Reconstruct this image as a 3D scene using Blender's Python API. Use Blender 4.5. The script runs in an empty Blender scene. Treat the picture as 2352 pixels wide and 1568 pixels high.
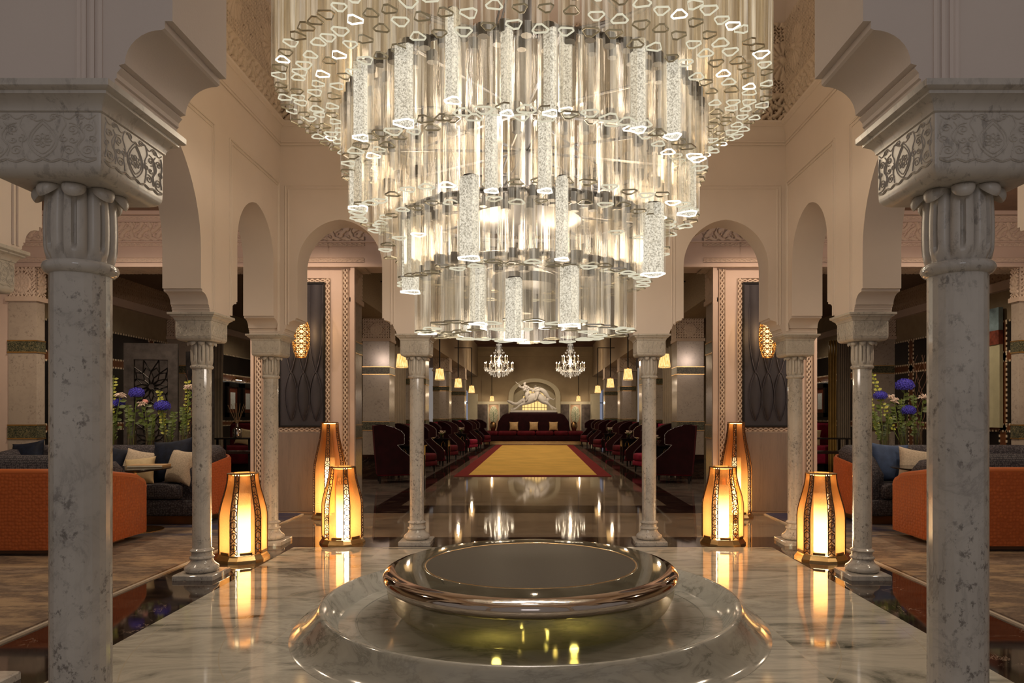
import bpy, math, random
import numpy as np
from mathutils import Vector, Matrix
from mathutils.geometry import tessellate_polygon
PI = math.pi
R = math.radians
sc = bpy.context.scene
COL = sc.collection
rnd = random.Random(7)

# ------------------------------------------------------------------ camera
cam_d = bpy.data.cameras.new('camera')
cam = bpy.data.objects.new('camera', cam_d)
COL.objects.link(cam)
cam.location = (0.04, 0.0, 1.5)
cam.rotation_euler = (R(90), 0, 0)
cam_d.sensor_width = 36.0
cam_d.lens = 24.34
cam_d.shift_x = -0.0238
cam_d.shift_y = 0.0719
cam_d.clip_start = 0.05
cam_d.clip_end = 200
sc.camera = cam
# ------------------------------------------------------------------ view / world
sc.view_settings.view_transform = 'Standard'
sc.view_settings.look = 'None'
sc.view_settings.gamma = 1.0
sc.view_settings.use_curve_mapping = False
sc.view_settings.exposure = 0.0
cy = sc.cycles
cy.use_denoising = True
cy.max_bounces = 6
cy.diffuse_bounces = 2
cy.glossy_bounces = 4
cy.use_adaptive_sampling = True
cy.adaptive_threshold = 0.05
cy.transmission_bounces = 4
cy.transparent_max_bounces = 32
cy.sample_clamp_indirect = 4.0
cy.sample_clamp_direct = 0.0
cy.caustics_reflective = False
cy.caustics_refractive = False
w = bpy.data.worlds.new('world')
sc.world = w
w.use_nodes = True
w.node_tree.nodes['Background'].inputs[0].default_value = (1.0, 0.88, 0.80, 1)
w.node_tree.nodes['Background'].inputs[1].default_value = 0.21


def light(name, typ, loc, energy, color, size=0.1, rot=None, sy=None, spot=None, target=None):
    d = bpy.data.lights.new(name, typ)
    d.energy = energy
    d.color = color
    if typ == 'AREA':
        d.size = size
        if sy:
            d.shape = 'RECTANGLE'
            d.size_y = sy
    else:
        d.shadow_soft_size = size
    if typ == 'SPOT' and spot:
        d.spot_size = R(spot)
        d.spot_blend = 0.6
    o = bpy.data.objects.new(name, d)
    o.location = loc
    if rot:
        o.rotation_euler = rot
    if target:
        o.rotation_euler = (Vector(target) - Vector(loc)).to_track_quat('-Z', 'Y').to_euler()
    COL.objects.link(o)
    return o


WARM = (1.0, 0.78, 0.55)
CHW = (1.0, 0.895, 0.79)
AMB = (1.0, 0.62, 0.28)
# bulbs inside the great chandelier
for (lx, ly, lz, e) in ((0, 5.12, 2.12, 34), (-0.30, 5.0, 2.80, 62), (0.30, 5.2, 2.80, 62),
                        (-0.8, 5.12, 3.45, 64), (0.8, 5.12, 3.45, 64), (0, 4.4, 3.45, 44), (0, 5.9, 3.45, 60), (-0.9, 5.5, 4.4, 56), (0.9, 5.5, 4.4, 56)):
    light('chandelier_bulb_light', 'POINT', (lx - 0.04, ly, lz), e, CHW, 0.22)
# unseen soft light added behind the camera to brighten the front columns
light('front_fill_light', 'AREA', (0.0, -2.6, 3.4), 14, (0.92, 0.92, 1.0), 1.6, target=(0, 2.5, 1.6))
# recessed lounge downlights
for sx in (-1, 1):
    light('lounge_downlight', 'SPOT', (sx * 5.4, 5.6, 4.5), 150, WARM, 0.06, spot=150)
    light('lounge_downlight', 'SPOT', (sx * 5.9, 9.0, 4.5), 170, WARM, 0.06, spot=150)
    light('lounge_downlight', 'SPOT', (sx * 6.3, 12.6, 4.2), 110, WARM, 0.04, spot=150)
    light('lounge_downlight', 'SPOT', (sx * 6.6, 18.6, 4.2), 90, WARM, 0.04, spot=150)
    light('passage_downlight', 'SPOT', (sx * 3.2, 9.3, 4.3), 90, (1.0, 0.72, 0.5), 0.12, spot=120, target=(sx * 3.3, 10.4, 1.5))
for sx in (-1, 1):
    light('cove_lamp', 'SPOT', (sx * 5.6, 7.0, 3.5), 130, (1.0, 0.72, 0.56), 0.05, spot=120, target=(sx * 5.6, 10.6, 4.1))
    light('lattice_lantern_light', 'POINT', (sx * 3.43, 10.35, 2.75), 5, AMB, 0.05)
# salon lights
for yy, e in ((14.0, 120), (19.5, 280), (25.0, 320), (30.5, 320), (37.0, 330)):
    light('salon_downlight', 'SPOT', (0, yy, 5.5), e, WARM, 0.05, spot=150)


# ------------------------------------------------------------------ node helpers
def mat(name):
    m = bpy.data.materials.new(name)
    m.use_nodes = True
    nt = m.node_tree
    nt.nodes.clear()
    out = nt.nodes.new('ShaderNodeOutputMaterial')
    return m, nt, out


def N(nt, typ, **kw):
    n = nt.nodes.new(typ)
    for k, v in kw.items():
        if k.startswith('i_'):
            n.inputs[k[2:].replace('_', ' ')].default_value = v
        else:
            setattr(n, k, v)
    return n


def L(nt, a, b):
    nt.links.new(a, b)


def rgb(c):
    return (c[0], c[1], c[2], 1)


def ramp(nt, fac, stops, interp='LINEAR'):
    r = nt.nodes.new('ShaderNodeValToRGB')
    r.color_ramp.interpolation = interp
    e = r.color_ramp.elements
    while len(e) > 1:
        e.remove(e[-1])
    e[0].position = stops[0][0]
    e[0].color = rgb(stops[0][1])
    for p, c in stops[1:]:
        x = e.new(p)
        x.color = rgb(c)
    L(nt, fac, r.inputs[0])
    return r.outputs[0]


def coords(nt, scale=(1, 1, 1), rot=(0, 0, 0), kind='Object', loc=(0, 0, 0)):
    if kind == 'World':
        g = nt.nodes.new('ShaderNodeNewGeometry')
        src = g.outputs['Position']
    else:
        g = nt.nodes.new('ShaderNodeTexCoord')
        src = g.outputs[kind]
    mp = nt.nodes.new('ShaderNodeMapping')
    mp.inputs['Scale'].default_value = scale
    mp.inputs['Rotation'].default_value = rot
    mp.inputs['Location'].default_value = loc
    L(nt, src, mp.inputs[0])
    return mp.outputs[0]


def noise(nt, vec, scale, detail=4, rough=0.55, dist=0.0):
    n = nt.nodes.new('ShaderNodeTexNoise')
    n.inputs['Scale'].default_value = scale
    n.inputs['Detail'].default_value = detail
    n.inputs['Roughness'].default_value = rough
    n.inputs['Distortion'].default_value = dist
    L(nt, vec, n.inputs['Vector'])
    return n.outputs[0]


def math_(nt, op, a, b=None, c=None):
    n = nt.nodes.new('ShaderNodeMath')
    n.operation = op
    for i, x in enumerate((a, b, c)):
        if x is None:
            continue
        if isinstance(x, (int, float)):
            n.inputs[i].default_value = x
        else:
            L(nt, x, n.inputs[i])
    return n.outputs[0]


def mixc(nt, fac, a, b, mode='MIX'):
    n = nt.nodes.new('ShaderNodeMix')
    n.data_type = 'RGBA'
    n.blend_type = mode
    if isinstance(fac, (int, float)):
        n.inputs[0].default_value = fac
    else:
        L(nt, fac, n.inputs[0])
    for i, x in ((6, a), (7, b)):
        if isinstance(x, tuple):
            n.inputs[i].default_value = rgb(x)
        else:
            L(nt, x, n.inputs[i])
    return n.outputs[2]


def bump(nt, h, strength=0.3, dist=0.01):
    b = nt.nodes.new('ShaderNodeBump')
    b.inputs['Strength'].default_value = strength
    b.inputs['Distance'].default_value = dist
    L(nt, h, b.inputs['Height'])
    return b.outputs[0]


def principled(nt, out, color, rough=0.5, metal=0.0, spec=0.5, normal=None, **kw):
    p = nt.nodes.new('ShaderNodeBsdfPrincipled')
    if isinstance(color, tuple):
        p.inputs['Base Color'].default_value = rgb(color)
    else:
        L(nt, color, p.inputs['Base Color'])
    if isinstance(rough, (int, float)):
        p.inputs['Roughness'].default_value = rough
    else:
        L(nt, rough, p.inputs['Roughness'])
    p.inputs['Metallic'].default_value = metal
    p.inputs['Specular IOR Level'].default_value = spec
    if normal is not None:
        L(nt, normal, p.inputs['Normal'])
    for k, v in kw.items():
        p.inputs[k.replace('_', ' ')].default_value = v
    L(nt, p.outputs[0], out.inputs[0])
    return p


def simple(name, color, rough=0.5, metal=0.0, spec=0.5, var=0.08, nscale=6.0, bmp=0.0, bscale=80.0):
    m, nt, out = mat(name)
    v = coords(nt)
    n = noise(nt, v, nscale, 4)
    a = tuple(max(0, c * (1 - var)) for c in color)
    b = tuple(min(1, c * (1 + var)) for c in color)
    col = ramp(nt, n, [(0.3, a), (0.7, b)])
    nrm = None
    if bmp:
        nrm = bump(nt, noise(nt, v, bscale, 3), bmp, 0.004)
    principled(nt, out, col, rough, metal, spec, nrm)
    return m


def emis(name, color, strength, var=None):
    m, nt, out = mat(name)
    e = N(nt, 'ShaderNodeEmission')
    e.inputs[0].default_value = rgb(color)
    e.inputs[1].default_value = strength
    L(nt, e.outputs[0], out.inputs[0])
    return m


M = {}
M['plaster'] = simple('plaster', (0.72, 0.625, 0.565), 0.85, spec=0.2, var=0.03, nscale=2, bmp=0.15, bscale=140)
M['plaster_smooth'] = simple('plaster_smooth', (0.76, 0.655, 0.59), 0.55, spec=0.35, var=0.03, nscale=2, bmp=0.04)
M['plaster_pink'] = simple('plaster_pink', (0.66, 0.53, 0.46), 0.8, spec=0.2, var=0.04, nscale=3, bmp=0.06)
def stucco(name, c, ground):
    """carved plaster: the ground between the carving is coloured darker, painting in its shade"""
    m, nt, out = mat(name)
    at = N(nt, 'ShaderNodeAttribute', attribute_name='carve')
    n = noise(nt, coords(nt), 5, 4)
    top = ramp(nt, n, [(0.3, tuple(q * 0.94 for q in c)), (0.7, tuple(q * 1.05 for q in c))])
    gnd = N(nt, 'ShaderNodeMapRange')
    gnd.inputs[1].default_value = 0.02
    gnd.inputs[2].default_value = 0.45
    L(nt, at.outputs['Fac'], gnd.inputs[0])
    principled(nt, out, mixc(nt, gnd.outputs[0], ground, top), 0.9, 0, 0.15)  # recess shade mixed into the base colour by carving height
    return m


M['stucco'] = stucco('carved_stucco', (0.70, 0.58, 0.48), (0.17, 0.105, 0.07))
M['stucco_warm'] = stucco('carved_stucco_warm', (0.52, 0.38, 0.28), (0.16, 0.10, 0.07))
M['stucco_plain'] = simple('stucco_plain', (0.62, 0.50, 0.41), 0.9, spec=0.15, var=0.05)
M['cream'] = simple('cream_paint', (0.62, 0.56, 0.40), 0.7, var=0.04)
M['taupe'] = simple('taupe_wall', (0.42, 0.33, 0.21), 0.85, spec=0.2, var=0.10, nscale=1.2)
M['lounge_wall'] = simple('lounge_wall_paint', (0.36, 0.29, 0.20), 0.85, spec=0.2, var=0.06)
M['dark_wood_ceiling'] = simple('dark_wood_ceiling', (0.10, 0.035, 0.02), 0.5, var=0.3, nscale=4)
M['brown_ceiling'] = simple('brown_ceiling', (0.22, 0.15, 0.11), 0.8, var=0.1)
M['chrome'] = simple('chrome', (0.80, 0.78, 0.75), 0.12, 1.0, var=0.02)
M['brass'] = simple('brass', (0.75, 0.50, 0.22), 0.25, 1.0, var=0.05)
M['bronze'] = simple('bronze', (0.30, 0.18, 0.08), 0.35, 1.0, var=0.08)
M['holder'] = simple('grey_metal_clamp', (0.13, 0.12, 0.11), 0.5, 0.6, var=0.1)
M['strip_brown'] = simple('dark_bronze_fretwork', (0.09, 0.035, 0.012), 0.5, 0.3, var=0.1)
M['black_metal'] = simple('black_metal', (0.02, 0.018, 0.016), 0.4, 0.6)
M['black_lacquer'] = simple('black_lacquer', (0.012, 0.010, 0.009), 0.15, 0.0)
M['iron'] = simple('dark_iron', (0.10, 0.095, 0.10), 0.45, 0.7, var=0.35, nscale=9)
M['iron_back'] = simple('tarnished_metal_sheet', (0.10, 0.088, 0.082), 0.5, 0.4, var=0.4, nscale=7)
M['white_stone'] = simple('white_statue_stone', (0.78, 0.74, 0.68), 0.55, var=0.05)
M['burgundy'] = simple('burgundy_velvet', (0.10, 0.005, 0.012), 0.8, spec=0.2, var=0.35, nscale=5, bmp=0.1)
M['burgundy_dark'] = simple('dark_burgundy_velvet', (0.022, 0.002, 0.004), 0.75, spec=0.2, var=0.3, nscale=5)
M['burgundy_rose'] = simple('rose_burgundy_velvet', (0.27, 0.012, 0.045), 0.75, spec=0.2, var=0.3, nscale=5)
M['silver_nail'] = simple('silver_nail', (0.8, 0.76, 0.7), 0.25, 1.0)
M['gold_silk'] = simple('gold_silk', (0.55, 0.36, 0.16), 0.4, var=0.2, nscale=10)
M['carpet_yellow'] = simple('yellow_wool', (0.80, 0.50, 0.12), 0.95, spec=0.1, var=0.12, nscale=1.2, bmp=0.3, bscale=200)
M['carpet_red'] = simple('burgundy_wool', (0.22, 0.025, 0.025), 0.95, spec=0.1, var=0.1, bmp=0.3, bscale=200)
M['navy'] = simple('navy_velvet', (0.005, 0.009, 0.024), 0.7, spec=0.3, var=0.5, nscale=14, bmp=0.5, bscale=30)
M['blue_velvet'] = simple('blue_velvet', (0.045, 0.075, 0.16), 0.7, spec=0.3, var=0.3, nscale=8, bmp=0.2, bscale=60)
M['boucle'] = simple('beige_boucle', (0.50, 0.42, 0.33), 0.95, spec=0.1, var=0.2, nscale=60, bmp=0.8, bscale=90)
M['cream_cloth'] = simple('cream_cushion_cloth', (0.55, 0.43, 0.25), 0.6, var=0.1, nscale=20, bmp=0.2)
M['curtain'] = simple('taupe_curtain', (0.30, 0.25, 0.19), 0.8, var=0.08)
M['curtain_gold'] = simple('gold_curtain', (0.32, 0.20, 0.05), 0.5, var=0.15)
M['leaf'] = simple('green_leaf', (0.10, 0.15, 0.03), 0.5, var=0.4, nscale=12)
M['leaf_lime'] = simple('lime_leaf', (0.42, 0.45, 0.07), 0.5, var=0.3, nscale=12)
M['stem'] = simple('flower_stem', (0.16, 0.22, 0.05), 0.5)
M['twig'] = simple('curly_twig', (0.16, 0.08, 0.05), 0.7)
M['hydrangea'] = simple('blue_violet_petal', (0.10, 0.09, 0.62), 0.7, var=0.35, nscale=30)
M['white_petal'] = simple('white_petal', (0.85, 0.70, 0.60), 0.6, var=0.08, nscale=20)
M['pink_petal'] = simple('pink_petal', (0.75, 0.32, 0.28), 0.6, var=0.15, nscale=20)
M['book'] = simple('tan_book_cover', (0.48, 0.30, 0.14), 0.6)
M['mahogany'] = simple('mahogany', (0.12, 0.03, 0.015), 0.3, var=0.3, nscale=8)
M['picture_white'] = simple('picture_paper', (0.70, 0.74, 0.72), 0.5, var=0.15, nscale=22)
M['ivory_inlay'] = simple('ivory_inlay', (0.72, 0.60, 0.44), 0.5)
M['brown_strip'] = simple('brown_wood_strip', (0.14, 0.05, 0.018), 0.45, var=0.2)
M['ebony'] = simple('ebony_panel', (0.012, 0.009, 0.008), 0.4, var=0.4, nscale=3)
M['steel_edge'] = simple('rug_edge_binding', (0.50, 0.42, 0.34), 0.8)
M['candle'] = simple('ivory_candle', (0.8, 0.72, 0.58), 0.6)
M['stone_panel'] = simple('dark_travertine', (0.13, 0.10, 0.085), 0.6, var=0.4, nscale=5)
M['reed'] = simple('diffuser_reed', (0.35, 0.22, 0.12), 0.7)


def marble(name, base, vein, vscale=3.0, rough=0.18, amount=0.5, spots=True, stretch=(1, 1, 0.5), rot=(0, 0, 0), spec=0.6):
    m, nt, out = mat(name)
    oi = N(nt, 'ShaderNodeObjectInfo')
    tc = N(nt, 'ShaderNodeTexCoord')
    add = N(nt, 'ShaderNodeVectorMath', operation='ADD')
    sc_ = N(nt, 'ShaderNodeVectorMath', operation='SCALE')
    L(nt, oi.outputs['Location'], sc_.inputs[0])
    sc_.inputs['Scale'].default_value = 3.7
    L(nt, tc.outputs['Object'], add.inputs[0])
    L(nt, sc_.outputs[0], add.inputs[1])
    mp = N(nt, 'ShaderNodeMapping')
    mp.inputs['Scale'].default_value = stretch
    mp.inputs['Rotation'].default_value = rot
    L(nt, add.outputs[0], mp.inputs[0])
    v = mp.outputs[0]
    n1 = noise(nt, v, vscale, 8, 0.62, 0.8)
    ridge = math_(nt, 'ABSOLUTE', math_(nt, 'SUBTRACT', n1, 0.5))
    rv = ramp(nt, ridge, [(0.0, (1, 1, 1)), (0.035, (0.25, 0.25, 0.25)), (0.12, (0, 0, 0))])
    cloud = noise(nt, v, vscale * 0.6, 5, 0.6)
    cl = ramp(nt, cloud, [(0.35, (0, 0, 0)), (0.75, (1, 1, 1))])
    f = math_(nt, 'MULTIPLY', math_(nt, 'MULTIPLY', rv, cl), amount * (0.65 if spots else 1.0))
    c = mixc(nt, f, base, vein)
    c = mixc(nt, math_(nt, 'MULTIPLY', cl, amount * 0.35), c, vein)
    if spots:
        s = noise(nt, v, vscale * 7, 4, 0.7)
        sp = ramp(nt, s, [(0.54, (0, 0, 0)), (0.64, (1, 1, 1))])
        s2 = noise(nt, v, vscale * 1.3, 3)
        sp2 = ramp(nt, s2, [(0.38, (0, 0, 0)), (0.60, (1, 1, 1))])
        c = mixc(nt, math_(nt, 'MULTIPLY', math_(nt, 'MULTIPLY', sp, sp2), amount), c, tuple(x * 0.7 for x in vein))
    principled(nt, out, c, rough, 0.0, spec)
    return m


M['marble'] = marble('white_marble', (0.62, 0.575, 0.52), (0.13, 0.11, 0.10), 6.0, 0.08, 0.72, stretch=(1, 1, 0.8))
M['marble_block'] = marble('carved_marble', (0.60, 0.55, 0.49), (0.22, 0.19, 0.17), 5.0, 0.35, 0.55)
M['marble_wall'] = marble('marble_pillar', (0.46, 0.40, 0.34), (0.20, 0.17, 0.15), 3.0, 0.15, 0.55, stretch=(1, 1, 1), rot=(0.5, 0.3, 0))
M['marble_basin'] = marble('grey_basin_marble', (0.46, 0.44, 0.38), (0.12, 0.12, 0.10), 2.6, 0.10, 1.0, spots=False, stretch=(0.7, 1.5, 2.5), rot=(0, 0, 0.5))


def floor_marble(name, base, dark, light_, scale, tile=None, rough=0.07, seam=None, circles=None, rot=0.0, contrast=1.0):
    m, nt, out = mat(name)
    g = N(nt, 'ShaderNodeNewGeometry')
    pos = g.outputs['Position']
    v = coords(nt, kind='World', scale=(0.35, 1.0, 1.0), rot=(0, 0, rot))
    if tile:
        # every slab takes its own vein offset
        sn = N(nt, 'ShaderNodeVectorMath', operation='SNAP')
        L(nt, pos, sn.inputs[0])
        sn.inputs[1].default_value = (tile[0], tile[1], 10)
        wn = N(nt, 'ShaderNodeTexWhiteNoise')
        L(nt, sn.outputs[0], wn.inputs[0])
        sc2 = N(nt, 'ShaderNodeVectorMath', operation='SCALE')
        L(nt, wn.outputs['Color'], sc2.inputs[0])
        sc2.inputs['Scale'].default_value = 8.0
        ad = N(nt, 'ShaderNodeVectorMath', operation='ADD')
        L(nt, v, ad.inputs[0])
        L(nt, sc2.outputs[0], ad.inputs[1])
        v = ad.outputs[0]
    n1 = noise(nt, v, scale, 7, 0.62, 1.2)
    c = ramp(nt, n1, [(0.33, dark), (0.44, base), (0.54, light_), (0.62, base), (0.72, dark)])
    n2 = noise(nt, v, scale * 3.2, 6, 0.65, 2.0)
    r2 = math_(nt, 'ABSOLUTE', math_(nt, 'SUBTRACT', n2, 0.5))
    vein = ramp(nt, r2, [(0.0, (1, 1, 1)), (0.02, (0, 0, 0))])
    c = mixc(nt, math_(nt, 'MULTIPLY', vein, 0.35), c, light_)
    if circles:
        sep = N(nt, 'ShaderNodeSeparateXYZ')
        L(nt, pos, sep.inputs[0])
        dx = sep.outputs[0]
        dy = math_(nt, 'SUBTRACT', sep.outputs[1], 5.12)
        rr = math_(nt, 'SQRT', math_(nt, 'ADD', math_(nt, 'MULTIPLY', dx, dx), math_(nt, 'MULTIPLY', dy, dy)))
        tot = None
        for cr in circles:
            q = math_(nt, 'LESS_THAN', math_(nt, 'ABSOLUTE', math_(nt, 'SUBTRACT', rr, cr)), 0.004)
            tot = q if tot is None else math_(nt, 'MAXIMUM', tot, q)
        c = mixc(nt, math_(nt, 'MULTIPLY', tot, 0.7), c, seam or light_)
    if tile and seam:
        sep = N(nt, 'ShaderNodeSeparateXYZ')
        L(nt, pos, sep.inputs[0])
        tot = None
        for i, t in enumerate(tile[:2]):
            q = math_(nt, 'LESS_THAN', math_(nt, 'ABSOLUTE', math_(nt, 'PINGPONG', math_(nt, 'ADD', sep.outputs[i], 100 * t), t * 0.5)), 0.004 + 0.002 * i)
            tot = q if tot is None else math_(nt, 'MAXIMUM', tot, q)
        c = mixc(nt, math_(nt, 'MULTIPLY', tot, 0.5), c, seam)
    principled(nt, out, c, rough, 0.0, 0.9)
    return m


M['floor_light'] = floor_marble('grey_green_marble_floor', (0.43, 0.41, 0.345), (0.085, 0.09, 0.072), (0.62, 0.58, 0.49), 2.4,
                                circles=(2.1, 2.62), seam=(0.55, 0.48, 0.36), tile=(1.7, 1.7), rot=0.25)
M['floor_black'] = floor_marble('black_marble_floor', (0.018, 0.012, 0.010), (0.010, 0.007, 0.006), (0.045, 0.028, 0.020), 2.5, rough=0.05)
M['floor_beige'] = floor_marble('beige_marble_floor', (0.22, 0.17, 0.125), (0.14, 0.105, 0.075), (0.28, 0.22, 0.16), 2.0,
                                tile=(1.4, 1.4), seam=(0.33, 0.27, 0.20), rough=0.05)
M['floor_grey'] = floor_marble('grey_marble_floor', (0.16, 0.13, 0.11), (0.06, 0.05, 0.045), (0.26, 0.21, 0.18), 2.2,
                               tile=(0.8, 0.8), seam=(0.25, 0.2, 0.16), rough=0.07)


def black_veined():
    m = M['floor_black']
    nt = m.node_tree
    p = [n for n in nt.nodes if n.type == 'BSDF_PRINCIPLED'][0]
    src = p.inputs['Base Color'].links[0].from_socket
    v = coords(nt, kind='World', scale=(1, 1, 1), rot=(0, 0, 0.9))
    n = noise(nt, v, 1.6, 9, 0.6, 2.4)
    r = math_(nt, 'ABSOLUTE', math_(nt, 'SUBTRACT', n, 0.52))
    f = ramp(nt, r, [(0.0, (1, 1, 1)), (0.008, (0, 0, 0))])
    k = ramp(nt, noise(nt, v, 2.3, 3), [(0.5, (0, 0, 0)), (0.62, (1, 1, 1))])
    c = mixc(nt, math_(nt, 'MULTIPLY', f, k), src, (0.35, 0.26, 0.2))
    L(nt, c, p.inputs['Base Color'])


black_veined()


def glass_mat(name, tint=(0.97, 0.95, 0.90), gloss=0.35, milk=0.10, emit=0.05, rough=0.06, streak=40.0, ecol=(1, 0.92, 0.78)):
    m, nt, out = mat(name)
    v = coords(nt, scale=(1, 1, 0.06))
    n = noise(nt, v, streak, 3, 0.6)
    nb = bump(nt, n, 0.6, 0.01)
    tr = N(nt, 'ShaderNodeBsdfTransparent')
    tr.inputs[0].default_value = rgb(tint)
    gl = N(nt, 'ShaderNodeBsdfGlossy')
    gl.inputs['Roughness'].default_value = rough
    gl.inputs['Color'].default_value = rgb((0.8, 0.77, 0.73))
    L(nt, nb, gl.inputs['Normal'])
    lw = N(nt, 'ShaderNodeLayerWeight')
    lw.inputs['Blend'].default_value = 0.35
    L(nt, nb, lw.inputs['Normal'])
    f = math_(nt, 'ADD', math_(nt, 'MULTIPLY', lw.outputs['Facing'], gloss), 0.03)
    mx = N(nt, 'ShaderNodeMixShader')
    L(nt, f, mx.inputs[0])
    L(nt, tr.outputs[0], mx.inputs[1])
    L(nt, gl.outputs[0], mx.inputs[2])
    last = mx.outputs[0]
    if milk:
        di = N(nt, 'ShaderNodeBsdfTranslucent')
        di.inputs['Color'].default_value = rgb((0.95, 0.9, 0.8))
        m2 = N(nt, 'ShaderNodeMixShader')
        k = math_(nt, 'MULTIPLY', ramp(nt, n, [(0.35, (0.2, 0.2, 0.2)), (0.7, (1, 1, 1))]), milk)
        L(nt, k, m2.inputs[0])
        L(nt, last, m2.inputs[1])
        L(nt, di.outputs[0], m2.inputs[2])
        last = m2.outputs[0]
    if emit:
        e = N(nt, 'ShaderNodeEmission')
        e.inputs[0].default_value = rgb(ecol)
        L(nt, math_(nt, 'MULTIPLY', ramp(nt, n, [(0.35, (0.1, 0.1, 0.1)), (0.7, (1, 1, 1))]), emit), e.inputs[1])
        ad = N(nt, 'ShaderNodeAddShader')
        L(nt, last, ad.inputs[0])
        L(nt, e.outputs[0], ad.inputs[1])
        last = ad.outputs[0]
    L(nt, last, out.inputs[0])
    return m


M['tube_glass'] = glass_mat('chandelier_tube_glass', (0.87, 0.845, 0.80), 0.16, 0.006, 0.018, 0.16, 55)
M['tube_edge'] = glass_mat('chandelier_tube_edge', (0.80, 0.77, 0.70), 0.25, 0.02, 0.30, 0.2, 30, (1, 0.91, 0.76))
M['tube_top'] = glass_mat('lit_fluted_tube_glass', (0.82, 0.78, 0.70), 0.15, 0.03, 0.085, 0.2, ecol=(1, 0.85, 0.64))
M['tube_lit'] = None
M['vase_glass'] = glass_mat('vase_glass', (0.95, 0.96, 0.94), 0.6, 0.0, 0.0, 0.03, 8)
M['drop_glass'] = glass_mat('crystal_glass', (0.9, 0.88, 0.84), 0.7, 0.2, 0.25, 0.1, 60)
M['water'] = glass_mat('falling_water', (0.90, 0.88, 0.80), 0.45, 0.10, 0.0, 0.12, 10)
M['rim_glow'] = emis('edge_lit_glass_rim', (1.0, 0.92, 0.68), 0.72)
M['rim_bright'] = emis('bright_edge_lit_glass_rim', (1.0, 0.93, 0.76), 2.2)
m, nt, out = mat('glass_rim')
p = principled(nt, out, (0.52, 0.48, 0.36), 0.15, 0.0, 0.8)
M['rim_dim'] = m
# lit ice-textured tube
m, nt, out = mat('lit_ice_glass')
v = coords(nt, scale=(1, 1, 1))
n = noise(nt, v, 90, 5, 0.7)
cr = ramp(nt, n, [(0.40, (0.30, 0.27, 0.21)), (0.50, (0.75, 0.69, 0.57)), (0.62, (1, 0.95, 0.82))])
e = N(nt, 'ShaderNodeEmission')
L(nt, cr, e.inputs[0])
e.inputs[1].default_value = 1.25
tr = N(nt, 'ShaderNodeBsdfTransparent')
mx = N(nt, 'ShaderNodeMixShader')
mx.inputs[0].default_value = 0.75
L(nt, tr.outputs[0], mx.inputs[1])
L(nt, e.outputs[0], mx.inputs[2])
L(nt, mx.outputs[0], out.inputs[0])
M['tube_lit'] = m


def amber_glass():
    m, nt, out = mat('amber_textured_glass')
    v = coords(nt)
    n = noise(nt, v, 55, 3, 0.5)
    nb = bump(nt, n, 0.6, 0.01)
    tr = N(nt, 'ShaderNodeBsdfTransparent')
    tr.inputs[0].default_value = rgb((1.0, 0.60, 0.28))
    tl = N(nt, 'ShaderNodeBsdfTranslucent')
    tl.inputs[0].default_value = rgb((1.0, 0.48, 0.16))
    gl = N(nt, 'ShaderNodeBsdfGlossy')
    gl.inputs['Roughness'].default_value = 0.25
    gl.inputs['Color'].default_value = rgb((1, 0.75, 0.45))
    L(nt, nb, gl.inputs['Normal'])
    L(nt, nb, tl.inputs['Normal'])
    a = N(nt, 'ShaderNodeMixShader')
    a.inputs[0].default_value = 0.45
    L(nt, tr.outputs[0], a.inputs[1])
    L(nt, tl.outputs[0], a.inputs[2])
    b = N(nt, 'ShaderNodeMixShader')
    b.inputs[0].default_value = 0.10
    L(nt, a.outputs[0], b.inputs[1])
    L(nt, gl.outputs[0], b.inputs[2])
    L(nt, b.outputs[0], out.inputs[0])
    return m


M['amber'] = amber_glass()
# glowing core: brighter towards its lamp at the foot
m, nt, out = mat('frosted_lamp_tube')
tc = N(nt, 'ShaderNodeTexCoord')
sp_ = N(nt, 'ShaderNodeSeparateXYZ')
L(nt, tc.outputs['Generated'], sp_.inputs[0])
cr = ramp(nt, sp_.outputs[2], [(0.0, (1, 0.84, 0.52)), (0.55, (1, 0.80, 0.48)), (0.8, (0.9, 0.6, 0.3)), (1.0, (0.8, 0.5, 0.22))])
st = ramp(nt, sp_.outputs[2], [(0.0, (1, 1, 1)), (0.6, (0.5, 0.5, 0.5)), (0.85, (0.10, 0.10, 0.10)), (1.0, (0.05, 0.05, 0.05))])
e = N(nt, 'ShaderNodeEmission')
L(nt, cr, e.inputs[0])
L(nt, math_(nt, 'MULTIPLY', st, 22.0), e.inputs[1])
L(nt, e.outputs[0], out.inputs[0])
M['core'] = m
M['warm_led'] = emis('warm_led_ring', (1.0, 0.66, 0.30), 9.0)
M['shade'] = None
m, nt, out = mat('pleated_lamp_shade')
v = coords(nt, scale=(1, 1, 0.02))
n = noise(nt, v, 70, 2)
cr = ramp(nt, n, [(0.4, (0.85, 0.40, 0.10)), (0.6, (1, 0.66, 0.28))])
e = N(nt, 'ShaderNodeEmission')
L(nt, cr, e.inputs[0])
e.inputs[1].default_value = 1.5
L(nt, e.outputs[0], out.inputs[0])
M['shade'] = m
M['bulb'] = emis('bulb', (1.0, 0.84, 0.60), 30.0)
M['picture_glow'] = emis('picture_lamp_bulb', (1.0, 0.95, 0.85), 14.0)
M['window_glow'] = emis('lit_window_glass', (1.0, 0.62, 0.22), 1.3)
M['window_blue'] = emis('dusk_window_glass', (0.62, 0.66, 0.85), 0.3)
M['yellow_lamp'] = emis('yellow_fountain_lamp', (1.0, 0.82, 0.15), 14.0)


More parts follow.
